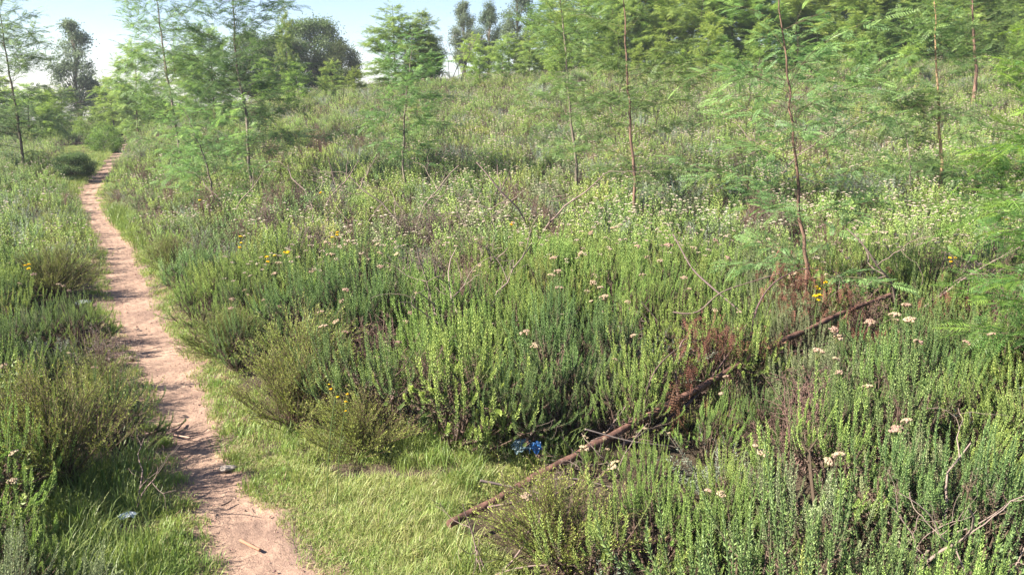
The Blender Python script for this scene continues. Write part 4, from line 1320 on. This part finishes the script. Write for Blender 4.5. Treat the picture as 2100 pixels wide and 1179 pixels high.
tree('wattle_tree', WF, 405, 33, 90, 'tall airy wattle behind the wispy leaning one', wide=1.2, k=1)
for u, Yd, vt, lb in [(655, 48, 36, 'tallest round dark tree left of the wide sky gap'), (590, 46, 70, 'round dark tree at the left shoulder of the tallest dark one'), (708, 47, 85, 'lower round dark tree at the right of the tallest dark one'),
                      (535, 43, 62, 'dark tree half hidden behind the dark forked sapling')]:
    tree('dark_tree', DRK, u, Yd, vt, lb, wide=1.0)
tree('wattle_tree', WF, 600, 38, 12, 'lone thin wattle whose tip rises above the round dark trees', wide=.4, k=0)
for q, (u, Yd, vt, lb) in enumerate([(560, 33, 120, 'green wattle at the left foot of the round dark trees'), (620, 31, 128, 'green wattle in front of the tallest round dark tree'), (685, 32, 120, 'green wattle at the right foot of the round dark trees'),
                      (740, 31, 135, 'low wattle between the dark trees and the bushy conical one')]):
    tree('wattle_tree', WF, u, Yd, vt, lb, wide=1.15)
tree('wattle_tree', WF, 815, 33, 8, 'bushy conical wattle at the left of the wide sky gap', wide=1.25, k=1)
tree('wattle_tree', WF, 860, 34, 25, 'bushy wattle merged with the right flank of the conical one', wide=1.1, k=3)
tree('dark_tree', DRK, 882, 36, 70, 'dark dense tree on the shaded right flank of the conical wattle', wide=.8)
tree('gum_tree', EUC, 955, 45, 0, 'slim clumpy tree standing alone right of the sky gap', wide=.75, k=0)
tree('gum_tree', EUC, 1003, 42, 4, 'slim clumpy tree second from the left at the thicket edge', wide=.75, k=1)
tree('gum_tree', EUC, 1062, 41, -35, 'tall clumpy tree behind the left end of the thicket', wide=.9, k=2)
tree('gum_tree', EUC, 1340, 42, -40, 'tall clumpy tree behind the straight reddish sapling', wide=.9, k=0)
# bare dead sticks in the gap
for q, (u, lb) in enumerate([(922, 'bare dead stem in the sky gap, left one'), (942, 'bare dead stem in the sky gap, right one')]):
    b0 = at(u, 200, 34); b = gz(b0[0], 34)
    o = obj('dead_sapling', dryP[2], None, b, q * 2.0, (1.6, 1.6, 3.2)); tag(o, lb, 'dead stem')
# dark low log / hedge far: black strip right of the dark tree
tree('dark_bush', DRK, 925, 29, 172, 'low black green bush at the foot of the sky gap', 'bush', wide=1.6)

# the thicket on the right: rows of wattles, left to right
def ordinal(n):
    names = ['first', 'second', 'third', 'fourth', 'fifth', 'sixth', 'seventh', 'eighth', 'ninth', 'tenth', 'eleventh', 'twelfth', 'thirteenth', 'fourteenth', 'fifteenth', 'sixteenth', 'seventeenth', 'eighteenth', 'nineteenth', 'twentieth']
    return names[n] if n < 20 else f'{n + 1}th'


front = [(985, 29, 105), (1030, 30, 85), (1085, 30, 60), (1130, 28, 100), (1300, 29, 90), (1395, 27, 100), (1490, 26, 85), (1600, 27, 70), (1690, 25, 75), (1850, 24, 60), (2110, 22, 40), (1215, 28, 75), (1265, 31, 30), (1345, 28, 70), (1440, 28, 25), (1545, 27, 30), (1745, 23, 75), (1790, 25, 30), (1965, 26, 20), (2050, 23, 45)]
front.sort()
for i, (u, Yd, vt) in enumerate(front):
    tree('wattle_tree', WF, u, Yd, vt, f'feathery wattle in the front row of the thicket, {ordinal(i)} from the left', group='wattles of the thicket', wide=rng.uniform(.75, 1.05))
mid = list(np.arange(985, 2190, 62))
for i, u in enumerate(mid):
    u2 = u + rng.uniform(-18, 18)
    vt = np.interp(u2, [985, 1100, 1300, 1600, 2100], [70, 20, -10, -60, -80]) + rng.uniform(-25, 25)
    tree('wattle_tree', WF, u2, np.interp(u2, [985, 2150], [37, 31]) + rng.uniform(-1.5, 1.5), vt, f'green wattle in the middle row of the thicket, {ordinal(i)} from the left', group='wattles of the thicket', wide=rng.uniform(1.2, 1.5))
back = list(np.arange(1120, 2190, 75))
for i, u in enumerate(back):
    u2 = u + rng.uniform(-20, 20)
    vt = np.interp(u2, [1050, 1300, 1600, 2100], [-15, -50, -110, -140]) + rng.uniform(-30, 30)
    tree('wattle_tree', WF, u2, np.interp(u2, [985, 2150], [43, 38]) + rng.uniform(-1.5, 1.5), vt, f'tall tree in the back row of the thicket, {ordinal(i)} from the left', group='wattles of the thicket', wide=rng.uniform(1.15, 1.4))

# ================================================================== LABELS of the repeats, by the nearest landmark
LP = np.array([l[1] for l in landmarks])
buckets = {}
for s in shrubs:
    k = int(np.argmin(np.hypot(LP[:, 0] - s['p'][0], (LP[:, 1] - s['p'][1]))))
    dx, dy = s['p'][0] - LP[k, 0], s['p'][1] - LP[k, 1]
    side = ('right of' if dx > 0 else 'left of') if abs(dx) > abs(dy) else ('behind' if dy > 0 else 'in front of')
    buckets.setdefault((s['look'], s['cat'], side, k), []).append((math.hypot(dx, dy), s))
for (look, cat, side, k), lst in buckets.items():
    lst.sort(key=lambda q: q[0])
    for i, (_, s) in enumerate(lst):
        kind = 'everlasting shrub' if s['o'].name.startswith('everlasting') else cat
        lb = f'{look} {kind} {side} {landmarks[k][0]}'
        if len(lst) > 1: lb += ', nearest' if i == 0 else f', {ordinal(i)} nearest'
        tag(s['o'], lb, cat, s['group'])
print('objects', len(scene.objects))

# ================================================================== HAZE
m, nt, out = new_mat('haze_air')
pv = nt.nodes.new('ShaderNodeVolumePrincipled')
pv.inputs['Color'].default_value = (.93, .97, 1, 1); pv.inputs['Density'].default_value = .001; pv.inputs['Anisotropy'].default_value = .25
nt.links.new(pv.outputs[0], out.inputs['Volume'])
zlo = float(GZ.min()) - 1; zhi = 14.0
xm, yl, yh = 345.0, -20.0, 420.0
mb = MB()
mb.add([[-xm, yl, zlo], [xm, yl, zlo], [xm, yh, zlo], [-xm, yh, zlo], [-xm, yl, zhi], [xm, yl, zhi], [xm, yh, zhi], [-xm, yh, zhi]],
       [[0, 3, 2, 1], [4, 5, 6, 7], [0, 1, 5, 4], [1, 2, 6, 5], [2, 3, 7, 6], [3, 0, 4, 7]], (1, 1, 1))
tag(obj('haze', mb.mesh('haze', [m])), 'thin pale morning haze lying over the whole slope', 'haze', kind='stuff')
